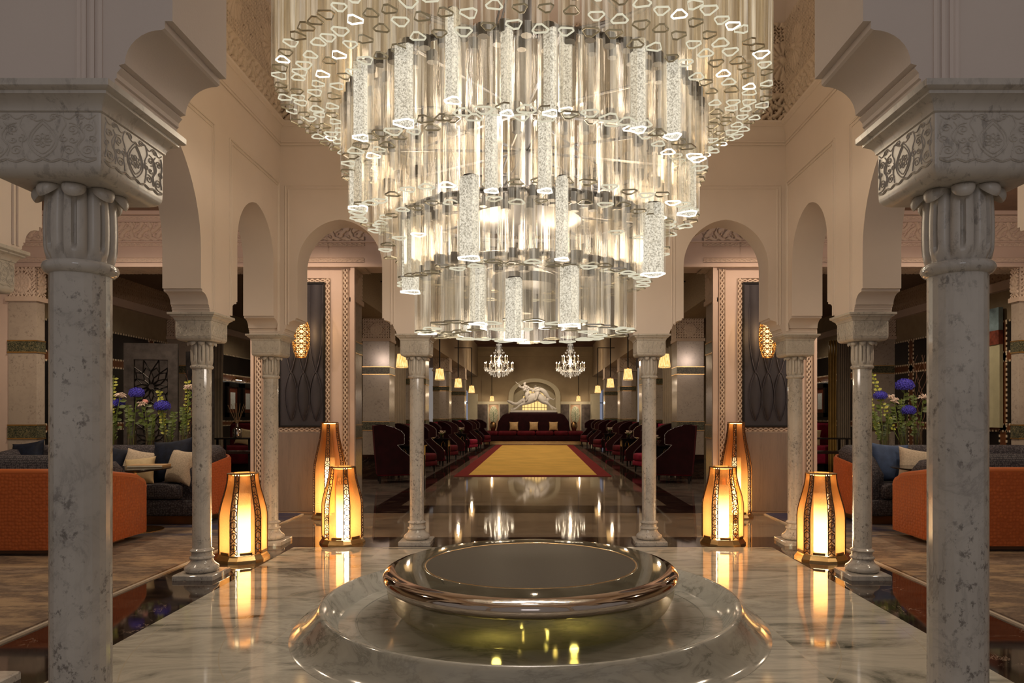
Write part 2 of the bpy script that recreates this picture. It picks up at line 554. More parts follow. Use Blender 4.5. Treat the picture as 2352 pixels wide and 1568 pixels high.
def woven(name, base, dark, scale=60, rough=0.6, b=0.6):
    m, nt, out = mat(name)
    v = coords(nt, kind='World')
    vo = N(nt, 'ShaderNodeTexVoronoi', feature='F1')
    vo.inputs['Scale'].default_value = scale
    vo.inputs['Randomness'].default_value = 0.5
    L(nt, v, vo.inputs['Vector'])
    c = ramp(nt, vo.outputs['Distance'], [(0.25, base), (0.6, dark)])
    principled(nt, out, c, rough, 0, 0.35, bump(nt, math_(nt, 'SUBTRACT', 1.0, vo.outputs['Distance']), b, 0.01))
    return m


M['orange'] = woven('woven_orange_leather', (0.47, 0.115, 0.03), (0.37, 0.085, 0.022), 28, 0.45, 0.5)
M['orange_plain'] = simple('orange_leather', (0.50, 0.13, 0.035), 0.4, var=0.05)
M['sofa_fabric'] = woven('charcoal_patterned_fabric', (0.10, 0.09, 0.10), (0.025, 0.022, 0.03), 45, 0.8, 0.4)


def rug_mat():
    m, nt, out = mat('mottled_blue_beige_pile')
    v = coords(nt, kind='World', scale=(0.5, 1.2, 1))
    n = noise(nt, v, 2.2, 6, 0.72)
    g = N(nt, 'ShaderNodeNewGeometry')
    sep = N(nt, 'ShaderNodeSeparateXYZ')
    L(nt, g.outputs['Position'], sep.inputs[0])
    t = math_(nt, 'ADD', math_(nt, 'MULTIPLY', math_(nt, 'SUBTRACT', math_(nt, 'MINIMUM', math_(nt, 'MAXIMUM', sep.outputs[1], 7.3), 10.0), 8.9), 0.15), n)
    c = ramp(nt, t, [(0.18, (0.40, 0.29, 0.19)), (0.30, (0.17, 0.125, 0.10)), (0.38, (0.32, 0.24, 0.175)), (0.50, (0.15, 0.125, 0.115)), (0.62, (0.07, 0.07, 0.12)), (1.0, (0.03, 0.035, 0.12))])
    n2 = noise(nt, coords(nt, kind='World'), 220, 2)
    principled(nt, out, c, 0.95, 0, 0.1, bump(nt, n2, 0.5, 0.01))
    return m


M['rug'] = rug_mat()


def green_band():
    m, nt, out = mat('green_mosaic_band')
    v = coords(nt)
    n = noise(nt, v, 26, 2, 0.5, 2.0)
    r = math_(nt, 'ABSOLUTE', math_(nt, 'SUBTRACT', n, 0.5))
    c = ramp(nt, r, [(0.0, (0.28, 0.24, 0.13)), (0.03, (0.20, 0.18, 0.10)), (0.05, (0.022, 0.035, 0.026)), (0.3, (0.015, 0.02, 0.016))])
    principled(nt, out, c, 0.3, 0, 0.5)
    return m


M['green'] = green_band()


def tree_tile():
    m, nt, out = mat('tree_of_life_tile_panel')
    tc = N(nt, 'ShaderNodeTexCoord')
    sep = N(nt, 'ShaderNodeSeparateXYZ')
    L(nt, tc.outputs['Generated'], sep.inputs[0])
    x = math_(nt, 'SUBTRACT', sep.outputs[0], 0.5)
    z = math_(nt, 'SUBTRACT', sep.outputs[2], 0.62)
    e = math_(nt, 'ADD', math_(nt, 'POWER', math_(nt, 'ABSOLUTE', math_(nt, 'MULTIPLY', x, 2.3)), 2), math_(nt, 'POWER', math_(nt, 'ABSOLUTE', math_(nt, 'MULTIPLY', z, 3.0)), 2))
    ins = math_(nt, 'LESS_THAN', e, 1.0)
    vo = N(nt, 'ShaderNodeTexVoronoi', feature='F1')
    vo.inputs['Scale'].default_value = 26
    L(nt, tc.outputs['Object'], vo.inputs['Vector'])
    dots = math_(nt, 'LESS_THAN', vo.outputs['Distance'], 0.42)
    trunk = math_(nt, 'MULTIPLY', math_(nt, 'LESS_THAN', math_(nt, 'ABSOLUTE', x), 0.025), math_(nt, 'LESS_THAN', z, 0.1))
    f = math_(nt, 'MAXIMUM', math_(nt, 'MULTIPLY', ins, dots), trunk)
    bg = mixc(nt, ins, (0.42, 0.26, 0.15), (0.50, 0.46, 0.32))
    c = mixc(nt, f, bg, (0.09, 0.14, 0.07))
    principled(nt, out, c, 0.35, 0, 0.5)
    return m


M['tile_panel'] = tree_tile()
M['art_fabric'] = simple('pleated_charcoal_silk', (0.034, 0.031, 0.040), 0.65, var=0.15, nscale=3, bmp=0.35, bscale=60)
M['silk_edge'] = simple('silk_fold_edge', (0.07, 0.065, 0.08), 0.4)  # lighter than the silk: highlight along the folds put into the colour
M['disc_top'] = None
m, nt, out = mat('dark_water_film')
n = noise(nt, coords(nt, scale=(1, 1, 1)), 5, 4, 0.6, 0.5)
principled(nt, out, ramp(nt, n, [(0.3, (0.05, 0.045, 0.03)), (0.7, (0.11, 0.10, 0.07))]), 0.05, 0.0, 1.0)
M['disc_top'] = m
m, nt, out = mat('dark_pebbled_bowl')
n = noise(nt, coords(nt), 120, 3, 0.7)
c = ramp(nt, n, [(0.5, (0.035, 0.030, 0.022)), (0.68, (0.06, 0.05, 0.035)), (0.75, (0.4, 0.34, 0.22))])
principled(nt, out, c, 0.38, 0.0, 0.35, bump(nt, n, 0.2, 0.003))
M['disc_bowl'] = m
M['rim_metal'] = simple('polished_bronze_rim', (0.52, 0.45, 0.40), 0.07, 1.0, var=0.03)


# ------------------------------------------------------------------ mesh helpers
def sharp(me, ang=35):
    me.polygons.foreach_set('use_smooth', [True] * len(me.polygons))
    me.set_sharp_from_angle(angle=R(ang))


class MB:
    def __init__(s):
        s.v = []
        s.f = []
        s.m = []

    def add(s, vs, fs, mi=0):
        o = len(s.v)
        s.v.extend(vs)
        s.f.extend([tuple(i + o for i in f) for f in fs])
        s.m.extend([mi] * len(fs))
        return s

    def box(s, c, d, mi=0, rz=0.0):
        x, y, z = (q / 2 for q in d)
        vs = [(a * x, b * y, e * z) for e in (-1, 1) for b in (-1, 1) for a in (-1, 1)]
        if rz:
            ca, sa = math.cos(rz), math.sin(rz)
            vs = [(p[0] * ca - p[1] * sa, p[0] * sa + p[1] * ca, p[2]) for p in vs]
        vs = [(p[0] + c[0], p[1] + c[1], p[2] + c[2]) for p in vs]
        return s.add(vs, [(0, 2, 3, 1), (4, 5, 7, 6), (0, 1, 5, 4), (2, 6, 7, 3), (0, 4, 6, 2), (1, 3, 7, 5)], mi)

    def b2(s, x0, x1, y0, y1, z0, z1, mi=0):
        return s.box(((x0 + x1) / 2, (y0 + y1) / 2, (z0 + z1) / 2), (abs(x1 - x0), abs(y1 - y0), abs(z1 - z0)), mi)

    def rings(s, rings, mi=0, cap0=True, cap1=True, closed=True):
        n = len(rings[0])
        vs = [p for r in rings for p in r]
        fs = []
        for i in range(len(rings) - 1):
            for j in range(n if closed else n - 1):
                k = (j + 1) % n
                fs.append((i * n + j, i * n + k, (i + 1) * n + k, (i + 1) * n + j))
        if cap0:
            fs.append(tuple(reversed(range(n))))
        if cap1:
            fs.append(tuple(range((len(rings) - 1) * n, len(rings) * n)))
        return s.add(vs, fs, mi)

    def lathe(s, prof, n=32, c=(0, 0, 0), mi=0, cap0=False, cap1=False, ph=0.0):
        rg = [[(c[0] + r * math.cos(ph + 2 * PI * j / n), c[1] + r * math.sin(ph + 2 * PI * j / n), c[2] + z) for j in range(n)] for r, z in prof]
        return s.rings(rg, mi, cap0, cap1)

    def sq(s, prof, c=(0, 0, 0), mi=0, cr=0.012, cap0=True, cap1=True):
        rg = []
        for hw, z in prof:
            k = min(cr, hw * 0.9)
            ring = []
            for q, (sx, sy) in enumerate(((1, 1), (-1, 1), (-1, -1), (1, -1))):
                for a in (0, 45, 90):
                    t = R(q * 90 + a)
                    ring.append((c[0] + sx * (hw - k) + k * math.cos(t), c[1] + sy * (hw - k) + k * math.sin(t), c[2] + z))
            rg.append(ring)
        return s.rings(rg, mi, cap0, cap1)

    def tube(s, pts, r, n=6, mi=0, cap=True, closed=False):
        pts = [Vector(p) for p in pts]
        rg = []
        m_ = len(pts)
        up = Vector((0, 0, 1))
        prevx = None
        for i, p in enumerate(pts):
            a = pts[(i - 1) % m_] if (closed or i > 0) else p
            b = pts[(i + 1) % m_] if (closed or i < m_ - 1) else p
            t = (b - a)
            if t.length < 1e-9:
                t = Vector((0, 0, 1))
            t.normalize()
            if prevx is None:
                x = t.cross(up)
                if x.length < 1e-3:
                    x = t.cross(Vector((1, 0, 0)))
            else:
                x = prevx - t * prevx.dot(t)
            x.normalize()
            prevx = x
            y = t.cross(x)
            rr = r[i] if isinstance(r, (list, tuple)) else r
            rg.append([tuple(p + (x * math.cos(2 * PI * j / n) + y * math.sin(2 * PI * j / n)) * rr) for j in range(n)])
        if closed:
            rg.append(rg[0])
        return s.rings(rg, mi, cap and not closed, cap and not closed)

    def sphere(s, c, r, n=12, mi=0, sc3=(1, 1, 1)):
        rg = []
        h = max(4, n // 2)
        for i in range(1, h):
            a = PI * i / h
            rg.append([(c[0] + r * sc3[0] * math.sin(a) * math.cos(2 * PI * j / n), c[1] + r * sc3[1] * math.sin(a) * math.sin(2 * PI * j / n), c[2] - r * sc3[2] * math.cos(a)) for j in range(n)])
        return s.rings(rg, mi, True, True)

    def poly(s, pts2, plane, a, b, mi=0):
        """extruded simple polygon. plane 'xz' (depth y from a to b), 'yz' (depth x), 'xy' (depth z)"""
        def P(u, v, d):
            return {'xz': (u, d, v), 'yz': (d, u, v), 'xy': (u, v, d)}[plane]
        n = len(pts2)
        tris = tessellate_polygon([[Vector((u, v, 0)) for u, v in pts2]])
        vs = [P(u, v, a) for u, v in pts2] + [P(u, v, b) for u, v in pts2]
        fs = []
        area = sum(pts2[i][0] * pts2[(i + 1) % n][1] - pts2[(i + 1) % n][0] * pts2[i][1] for i in range(n))
        for t in tris:
            fs.append(tuple(t))
            fs.append(tuple(i + n for i in reversed(t)))
        for i in range(n):
            k = (i + 1) % n
            fs.append((i, k, k + n, i + n))
        s.add(vs, fs, mi)
        return s

    def build(s, name, mats, parent=None, smooth=None, loc=None, fix=True):
        me = bpy.data.meshes.new(name)
        me.from_pydata([tuple(p) for p in s.v], [], s.f)
        if not isinstance(mats, (list, tuple)):
            mats = [mats]
        for q in mats:
            me.materials.append(q)
        if len(mats) > 1:
            me.polygons.foreach_set('material_index', s.m)
        if fix:
            import bmesh
            bm = bmesh.new()
            bm.from_mesh(me)
            bmesh.ops.recalc_face_normals(bm, faces=bm.faces)
            bm.to_mesh(me)
            bm.free()
        me.update()
        if smooth:
            sharp(me, smooth)
        o = bpy.data.objects.new(name, me)
        COL.objects.link(o)
        if parent:
            o.parent = parent
        if loc:
            o.location = loc
        return o


def mesh_obj(name, verts, faces, mats, parent=None, smooth=None):
    b = MB()
    b.v = verts
    b.f = faces
    b.m = [0] * len(faces)
    return b.build(name, mats, parent, smooth, fix=False)


def tag(o, label=None, cat=None, group=None, kind=None):
    if label:
        o['label'] = label
    if cat:
        o['category'] = cat
    if group:
        o['group'] = group
    if kind:
        o['kind'] = kind
    return o


def thing(name, label, cat, loc=(0, 0, 0), rz=0.0, group=None, kind=None):
    o = bpy.data.objects.new(name, None)
    o.empty_display_size = 0.1
    COL.objects.link(o)
    o.location = loc
    o.rotation_euler = (0, 0, rz)
    return tag(o, label, cat, group, kind)


def dup(root, loc, rz=None, label=None, group=None, scale=None):
    def cp(o, par):
        c = o.copy()
        COL.objects.link(c)
        if par is not None:
            c.parent = par
        for ch in list(o.children):
            cp(ch, c)
        return c
    r = cp(root, None)
    r.location = loc
    if rz is not None:
        r.rotation_euler = (0, 0, rz)
    if scale:
        r.scale = scale
    if label:
        r['label'] = label
    if group:
        r['group'] = group
    return r


def struct(o):
    o['kind'] = 'structure'
    return o


def hfield(name, u0, u1, v0, v1, fn, depth, place, m_, parent=None, res=0.012):
    """relief: a grid of real height. place(u, v, h) -> xyz"""
    nu = max(2, int((u1 - u0) / res))
    nv = max(2, int((v1 - v0) / res))
    U, V = np.meshgrid(np.linspace(u0, u1, nu), np.linspace(v0, v1, nv))
    H = fn(U, V) * depth
    P = place(U, V, H)
    vs = np.stack([np.broadcast_to(np.asarray(q, float), U.shape) for q in P], -1).reshape(-1, 3)
    idx = np.arange(nu * nv).reshape(nv, nu)
    f = np.stack([idx[:-1, :-1], idx[:-1, 1:], idx[1:, 1:], idx[1:, :-1]], -1).reshape(-1, 4)
    me = bpy.data.meshes.new(name)
    me.from_pydata(vs.tolist(), [], f.tolist())
    me.materials.append(m_)
    me.polygons.foreach_set('use_smooth', [True] * len(me.polygons))
    at = me.attributes.new('carve', 'FLOAT', 'POINT')
    at.data.foreach_set('value', (H / max(depth, 1e-6)).ravel().astype(np.float32))
    me.update()
    o = bpy.data.objects.new(name, me)
    COL.objects.link(o)
    if parent:
        o.parent = parent
    return o


def sstep(x, a, b):
    t = np.clip((x - a) / (b - a), 0, 1)
    return t * t * (3 - 2 * t)


def arab(p):
    def f(U, V):
        u, v = U / p, V / p
        a = np.sin(2 * PI * (u + 0.30 * np.sin(2 * PI * v))) * np.sin(2 * PI * (v + 0.30 * np.sin(2 * PI * u)))
        b = np.cos(4 * PI * (u + v)) * np.cos(4 * PI * (u - v))
        return sstep(np.abs(a + 0.35 * b), 0.12, 0.42)
    return f


def scroll(p, v0, v1, horiz=True):
    def f(U, V):
        if not horiz:
            U, V = V, U
        u = U / p
        t = (V - v0) / (v1 - v0)
        ln = np.abs(t - 0.5 - 0.22 * np.sin(2 * PI * u))
        ln2 = np.abs(t - 0.5 + 0.22 * np.sin(2 * PI * u))
        h = np.maximum(1 - sstep(ln, 0.05, 0.13), 0.9 * (1 - sstep(ln2, 0.05, 0.13)))
        cu = np.abs(((u * 2 + 0.5) % 1) - 0.5)
        dot = 1 - sstep(np.sqrt((cu * 1.1) ** 2 + (np.abs(t - 0.5)) ** 2), 0.06, 0.16)
        h = np.maximum(h, dot)
        edge = np.maximum(1 - sstep(t, 0.06, 0.12), sstep(t, 0.88, 0.94))
        return np.maximum(h, edge)
    return f


# ------------------------------------------------------------------ floor (one mesh, several stones)
fb = MB()


def frect(x0, x1, y0, y1, mi, z=0.0):
    fb.add([(x0, y0, z), (x1, y0, z), (x1, y1, z), (x0, y1, z)], [(0, 1, 2, 3)], mi)


XI, XO = 2.72, 3.46
frect(-XI, XI, -5, 7.87, 0)
frect(-XO, -XI, -5, 8.52, 1)
frect(XI, XO, -5, 8.52, 1)
frect(-XI, XI, 7.87, 8.52, 1)
frect(-XO, XO, 8.52, 10.6, 2)
frect(-9, -XO, -5, 10.6, 2)
frect(XO, 9, -5, 10.6, 2)
frect(-2.75, 2.75, 10.6, 11.5, 1)
frect(-9, -2.75, 10.6, 11.5, 3)
frect(2.75, 9, 10.6, 11.5, 3)
frect(-2.2, 2.2, 11.5, 42, 2)
frect(-2.6, -2.2, 11.5, 42, 1)
frect(2.2, 2.6, 11.5, 42, 1)
frect(-9, -2.6, 11.5, 42, 3)
frect(2.6, 9, 11.5, 42, 3)
struct(fb.build('floor', [M['floor_light'], M['floor_black'], M['floor_beige'], M['floor_grey']], fix=False))

# ------------------------------------------------------------------ atrium walls with arches on columns
ZA = 2.43       # abacus top
ZS = 2.64       # bracket top
HW = 0.37       # pier half width above the brackets
WT = 0.17       # wall half thickness
ZT = 7.0


def bracket(c, sgn):
    """outline of one bracket going DOWN from the arch leg to the abacus; sgn +1: opening lies on the + side"""
    e = c + sgn * HW
    pts = [(e, ZS + 0.0), (e, ZS - 0.025), (e - sgn * 0.022, ZS - 0.025), (e - sgn * 0.022, ZS - 0.045)]
    r0, r1 = 0.105, 0.095
    for k in range(0, 9):
        a = PI / 2 * k / 8
        pts.append((e - sgn * (0.03 + r0 * math.sin(a)), ZS - 0.05 - r1 * (1 - math.cos(a))))
    b = e - sgn * 0.140
    pts += [(b - sgn * 0.012, ZS - 0.150), (b - sgn * 0.006, ZS - 0.158), (b - sgn * 0.018, ZS - 0.172),
            (b - sgn * 0.018, ZS - 0.186), (b - sgn * 0.024, ZS - 0.19), (b - sgn * 0.024, ZA + 0.002)]
    return pts


def arch_curve(c, a, zs, e):
    """from the left leg to the right leg over the pointed top"""
    r = a + e
    pts = []
    th = math.acos(e / r)
    for k in range(0, 15):
        t = th * k / 14
        pts.append((c + e - r * math.cos(t), zs + r * math.sin(t)))
    for k in range(13, -1, -1):
        t = th * k / 14
        pts.append((c - e + r * math.cos(t), zs + r * math.sin(t)))
    return pts


def arcade(cols, u0, u1, centre_z=2.95):
    """polygon of a wall carried by columns at positions cols; openings between them"""
    pts = [(u0, ZT), (u0, ZA + 0.002)]
    for i, c in enumerate(cols):
        if i > 0:
            pts += bracket(c, -1)[::-1] if False else []
        # right side of this column
        if i < len(cols) - 1:
            d = cols[i + 1]
            a = (d - c) / 2 - HW
            mid = (c + d) / 2
            big = a > 0.8
            zs = centre_z if big else 3.22
            e = 0.08 if big else 0.045
            pts += bracket(c, +1)[::-1]
            pts += arch_curve(mid, a, zs, e)
            pts += bracket(d, -1)
    pts += [(u1, ZA + 0.002), (u1, ZT)]
    return pts


S = 3.08
SY = (2.04, 3.76, 6.46, 8.14)
back_poly = arcade((-S, -1.365, 1.365, S), -S - WT, S + WT)
mb = MB().poly(back_poly, 'xz', 8.14 - WT, 8.14 + WT)
struct(mb.build('wall_back', M['plaster_smooth'], smooth=25))
FX = (-1.36, 1.335)
front_poly = arcade((-S, FX[0], FX[1], S), -S - WT, S + WT)
mb = MB().poly(front_poly, 'xz', 2.13 - WT, 2.13 + WT)
struct(mb.build('wall_front', M['plaster'], smooth=25))
for nm, sx in (('wall_left', -1), ('wall_right', 1)):
    side_poly = arcade((2.13, 3.76, 6.46, 8.14), 2.13 + WT - 0.001, 8.14 - WT + 0.001)
    # the arcade outline starts at the corner piers, clip their outer halves
    side_poly = [(max(2.13 + WT - 0.001, min(8.14 - WT + 0.001, u)), z) for u, z in side_poly]
    mb = MB().poly(side_poly, 'yz', sx * (S - WT), sx * (S + WT))
    struct(mb.build(nm, M['plaster_smooth'], smooth=25))

# frame mouldings of the bays (two fine beads), on the inner faces
XW = S - WT
YB = 8.14 - WT


def frame_mould(mbx, u0, u1, zb, zt, P):
    """P(u,z,out) -> xyz ; two fine beads round three sides"""
    for off in (0.0, 0.035):
        pts = [P(u0 + off, zb, 0.0), P(u0 + off, zt - off, 0.0), P(u1 - off, zt - off, 0.0), P(u1 - off, zb, 0.0)]
        for a, b in zip(pts[:-1], pts[1:]):
            mbx.tube([a, b], 0.009, 6)


mb = MB()
PB = lambda u, z, o: (u, YB + 0.002, z)
frame_mould(mb, -2.85, -1.60, ZS - 0.10, 4.14, PB)
frame_mould(mb, 1.60, 2.85, ZS - 0.10, 4.14, PB)
frame_mould(mb, -1.08 - 0.12, 1.2, ZA + 0.3, 4.3, PB) if False else None
for sx in (-1, 1):
    PS = lambda u, z, o, sx=sx: (sx * (XW - 0.002), u, z)
    frame_mould(mb, 3.90, 6.34, ZA + 0.03, 4.16, PS)
    frame_mould(mb, 6.86 - 0.2, 7.93, ZA + 0.03, 4.16, PS)
    frame_mould(mb, 2.32, 3.56, ZA + 0.03, 4.16, PS)
    # front wall, vestibule side
    PF = lambda u, z, o, sx=sx: (sx * u, 2.13 - WT + 0.002, z)
    for off in (0.0, 0.022, 0.045, 0.06):
        xx = (abs(FX[0]) if sx < 0 else FX[1]) - 0.165 + off
        mb.tube([(sx * xx, 2.13 - WT, ZA + 0.004), (sx * xx, 2.13 - WT, 3.6)], 0.0085, 6)
struct(mb.build('trim_1', M['plaster_smooth'], smooth=40))

# cornice round the atrium
prof = [(0.0, 4.60), (0.012, 4.60), (0.014, 4.615), (0.004, 4.62), (0.004, 4.63), (0.014, 4.635), (0.014, 4.65), (0.0, 4.655),
        (0.004, 4.70), (0.018, 4.76), (0.045, 4.80), (0.055, 4.805), (0.055, 4.82), (0.075, 4.84), (0.08, 4.86), (0.0, 4.865)]
rg = []
for o, z in prof:
    rg.append([(-XW + o, 2.31 + o, z), (XW - o, 2.31 + o, z), (XW - o, YB - o, z), (-XW + o, YB - o, z)])
struct(MB().rings(rg, 0, False, False).build('trim_2', M['plaster_smooth'], smooth=25))


# carved stucco above the cornice
def upper(U, V):
    a = arab(0.34)(U, V)
    fine = arab(0.085)(U, V) * 0.55
    band = V < 5.16
    line = 1 - sstep(np.abs(V - 5.17), 0.012, 0.022)
    h = np.where(band, arab(0.21)(U, V), fine)
    cu = ((U + 0.45) % 0.95) - 0.475
    cv = ((V - 5.25) % 0.62) - 0.31
    rr = np.sqrt(cu ** 2 + (cv * 0.9) ** 2)
    th = np.arctan2(cv, cu)
    star = (0.35 + 0.65 * sstep(np.abs(np.cos(8 * th)), 0.2, 0.6)) * (1 - 0.5 * rr / 0.2)
    star = np.where(rr < 0.03, 1.3, star)
    h = np.where((rr < 0.2) & (~band), star * 1.2, h)
    return np.maximum(h, line * 1.2)


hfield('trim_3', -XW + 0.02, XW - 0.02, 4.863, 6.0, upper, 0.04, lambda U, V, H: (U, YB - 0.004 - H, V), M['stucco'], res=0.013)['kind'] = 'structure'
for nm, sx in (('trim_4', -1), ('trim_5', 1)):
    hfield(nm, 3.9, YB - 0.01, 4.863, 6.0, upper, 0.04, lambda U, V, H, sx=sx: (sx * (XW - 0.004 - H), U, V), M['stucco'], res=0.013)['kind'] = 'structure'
struct(MB().b2(-3.3, 3.3, 1.9, 8.4, 7.0, 7.1).build('ceiling', M['stucco_plain']))


# ------------------------------------------------------------------ columns
def smooth_line(p, n=5):
    """Catmull-Rom through the points"""
    if len(p) < 3 or len(p) > 14:
        return p
    out_ = []
    for i in range(len(p) - 1):
        a = p[max(0, i - 1)]; b = p[i]; c = p[i + 1]; d = p[min(len(p) - 1, i + 2)]
        for k in range(n):
            t = k / n
            out_.append(tuple(0.5 * (2 * b[q] + (c[q] - a[q]) * t + (2 * a[q] - 5 * b[q] + 4 * c[q] - d[q]) * t * t + (3 * b[q] - a[q] - 3 * c[q] + d[q]) * t ** 3) for q in (0, 1)))
    out_.append(p[-1])
    return out_


def carve_lines():
    L_ = []

    def spiral(cx, cz, r, a0, turns, sg=1, n=22):
        p = []
        for i in range(n + 1):
            t = i / n
            a = a0 + sg * turns * 2 * PI * t
            q = r * (1 - 0.85 * t)
            p.append((cx + q * math.cos(a), cz + q * math.sin(a)))
        return p

    def ogee(w_, h_, cz):
        p = []
        for i in range(25):
            t = i / 24
            z = cz - h_ + 2 * h_ * t
            x = w_ * math.sin(PI * min(1, t * 1.02)) ** 0.75 * (1 - 0.35 * t * t)
            p.append((max(0, x), z))
        return p
    for (w_, h_) in ((0.045, 0.072), (0.036, 0.058)):
        o = ogee(w_, h_, 0.0)
        L_.append(o)
        L_.append([(-x, z) for x, z in o])
    for k in range(8):
        a = PI / 2 + 2 * PI * k / 8
        c, s_ = math.cos(a), math.sin(a)
        L_.append([(0.006 * c, -0.006 + 0.006 * s_), (0.018 * c - 0.006 * s_, -0.006 + 0.018 * s_ + 0.006 * c), (0.026 * c, -0.006 + 0.026 * s_),
                   (0.018 * c + 0.006 * s_, -0.006 + 0.018 * s_ - 0.006 * c), (0.006 * c, -0.006 + 0.006 * s_)])
    half = []
    half.append(spiral(0.075, -0.045, 0.020, PI, 1.6, -1))
    half.append(spiral(0.128, -0.045, 0.019, 0, 1.6, 1))
    half.append(spiral(0.085, 0.035, 0.018, -PI / 2, 1.5, 1))
    half.append(spiral(0.132, 0.040, 0.016, PI, 1.5, -1))
    half.append(spiral(0.030, 0.082, 0.014, 0, 1.4, 1))
    half.append(spiral(0.108, 0.082, 0.012, PI, 1.4, -1))
    half.append(spiral(0.060, 0.0, 0.016, PI / 2, 1.3, 1))
    half.append(spiral(0.140, 0.0, 0.014, -PI / 2, 1.3, 1))
    half.append(spiral(0.085, -0.005, 0.013, 0, 1.2, -1))
    half.append([(0.152, -0.072), (0.12, -0.068), (0.1, -0.03), (0.118, 0.01), (0.098, 0.05), (0.075, 0.06)])
    half.append([(0.052, -0.07), (0.06, -0.02), (0.052, 0.02), (0.065, 0.055), (0.055, 0.09)])
    half.append([(0.102, -0.065), (0.095, -0.03), (0.108, 0.0), (0.100, 0.04), (0.112, 0.065)])
    half.append([(0.150, -0.06), (0.142, -0.01), (0.152, 0.03), (0.145, 0.075)])
    half.append([(0.0, 0.075), (0.02, 0.068), (0.045, 0.09), (0.075, 0.075), (0.1, 0.095), (0.13, 0.075), (0.15, 0.09)])
    half.append([(0.152 * i / 24, -0.078 - 0.010 * abs(math.sin(PI * i / 8))) for i in range(25)])
    half.append([(0.152 * i / 24, -0.086 + 0.010 * abs(math.sin(PI * i / 8 + 1.5))) for i in range(25)])
    for h in half:
        L_.append(h)
        L_.append([(-x, z) for x, z in h])
    return [smooth_line(q) for q in L_]


def capital(n=160):
    """ring of eight upright leaves, each split by a slot and curling out at the top"""
    rg = []
    z0, zc, z1 = 1.962, 2.160, 2.186
    body_n, curl_n = 20, 16
    rc = 0.0165

    def bell_of(au):
        return max(0.0, 1 - (au / 0.44) ** 2) ** 0.5 if au < 0.44 else 0.0
    for i in range(body_n + curl_n + 1):
        ring = []
        for j in range(n):
            th = 2 * PI * j / n
            u = ((th / (PI / 4)) % 1.0) - 0.5
            au = abs(u)
            leaf = max(0.0, 1 - (au / 0.5) ** 5)
            bell = bell_of(au)
            t = min(1.0, i / body_n)
            foot = 1.0 if t > 0.22 else max(0.0, 1 - ((0.22 - t) / 0.22) ** 2 * (0.4 + 2.4 * au))
            r = 0.078 + 0.004 * math.sin(PI * t) + 0.015 * leaf * max(0.05, foot)
            if 0.16 < t < 0.90 and i <= body_n:
                k = min(1, (t - 0.16) / 0.06, (0.90 - t) / 0.06)
                r -= 0.016 * k * max(0.0, 1 - (au / 0.085) ** 4)
            z = z0 + (zc - z0) * t
            if i > body_n:
                q = (i - body_n) / curl_n
                a = q * PI * 1.35
                rcur = r + rc * (1 - math.cos(a)) * 1.05
                zcur = zc + rc * 1.35 * math.sin(a)
                zj = zc + (z1 - zc) * min(1, q * 1.5)
                rj = r - 0.004
                r = rj + (rcur - rj) * bell
                z = zj + (zcur - zj) * bell
            ring.append((r * math.cos(th), r * math.sin(th), z))
        rg.append(ring)
    rg.append([(0.082 * math.cos(2 * PI * j / n), 0.082 * math.sin(2 * PI * j / n), 2.190) for j in range(n)])
    return MB().rings(rg, 0, False, False)


def make_column():
    root = thing('marble_column', 'x', 'column')
    MB().sq([(0.185, 0.0), (0.185, 0.038), (0.178, 0.046)], cr=0.004).build('plinth', M['marble'], root, smooth=25)
    prof = [(0.10, 0.046), (0.135, 0.05), (0.150, 0.068), (0.152, 0.085), (0.142, 0.104), (0.122, 0.118), (0.105, 0.135), (0.096, 0.155), (0.093, 0.165),
            (0.105, 0.170), (0.109, 0.180), (0.104, 0.190), (0.093, 0.195), (0.090, 0.215), (0.090, 0.230), (0.101, 0.236), (0.105, 0.245), (0.100, 0.255), (0.086, 0.262), (0.082, 0.27)]
    MB().lathe(prof, 48, cap0=True, cap1=True).build('base', M['marble'], root, smooth=50)
    MB().lathe([(0.083, 0.262), (0.083, 1.938)], 24, cap0=True, cap1=True, ph=PI / 24).build('shaft', M['marble'], root)
    prof = [(0.080, 1.925), (0.090, 1.928), (0.098, 1.936), (0.102, 1.946), (0.099, 1.957), (0.092, 1.963), (0.080, 1.966)]
    MB().lathe(prof, 48, cap0=True, cap1=True).build('neck_ring', M['marble'], root, smooth=50)
    capital().build('leaf_capital', M['marble_block'], root, smooth=60)
    bl = [(0.075, 2.180)] + [(0.134 + 0.031 * math.sin(PI / 2 * k / 6), 2.213 - 0.033 * math.cos(PI / 2 * k / 6)) for k in range(7)] + [(0.166, 2.24), (0.166, 2.358)]
    blk = MB().sq(bl, cr=0.010).build('carved_block', M['marble_block'], root, smooth=30)
    cv = MB()
    cl = carve_lines()
    for q in range(4):
        ca, sa = math.cos(q * PI / 2), math.sin(q * PI / 2)
        for ln in cl:
            pts = []
            for x, z in ln:
                X, Y, Z = x, -0.1665, 2.284 + z * 0.74
                pts.append((X * ca - Y * sa, X * sa + Y * ca, Z))
            cv.tube(pts, 0.0019, 4)
    cv.build('carving', M['marble_block'], blk, smooth=80)
    ab = [(0.164, 2.358), (0.170, 2.362), (0.172, 2.372), (0.180, 2.385), (0.196, 2.396), (0.200, 2.398), (0.200, 2.406), (0.212, 2.410), (0.216, 2.414), (0.216, 2.432)]
    MB().sq(ab, cr=0.004).build('abacus', M['marble_block'], root, smooth=25)
    return root


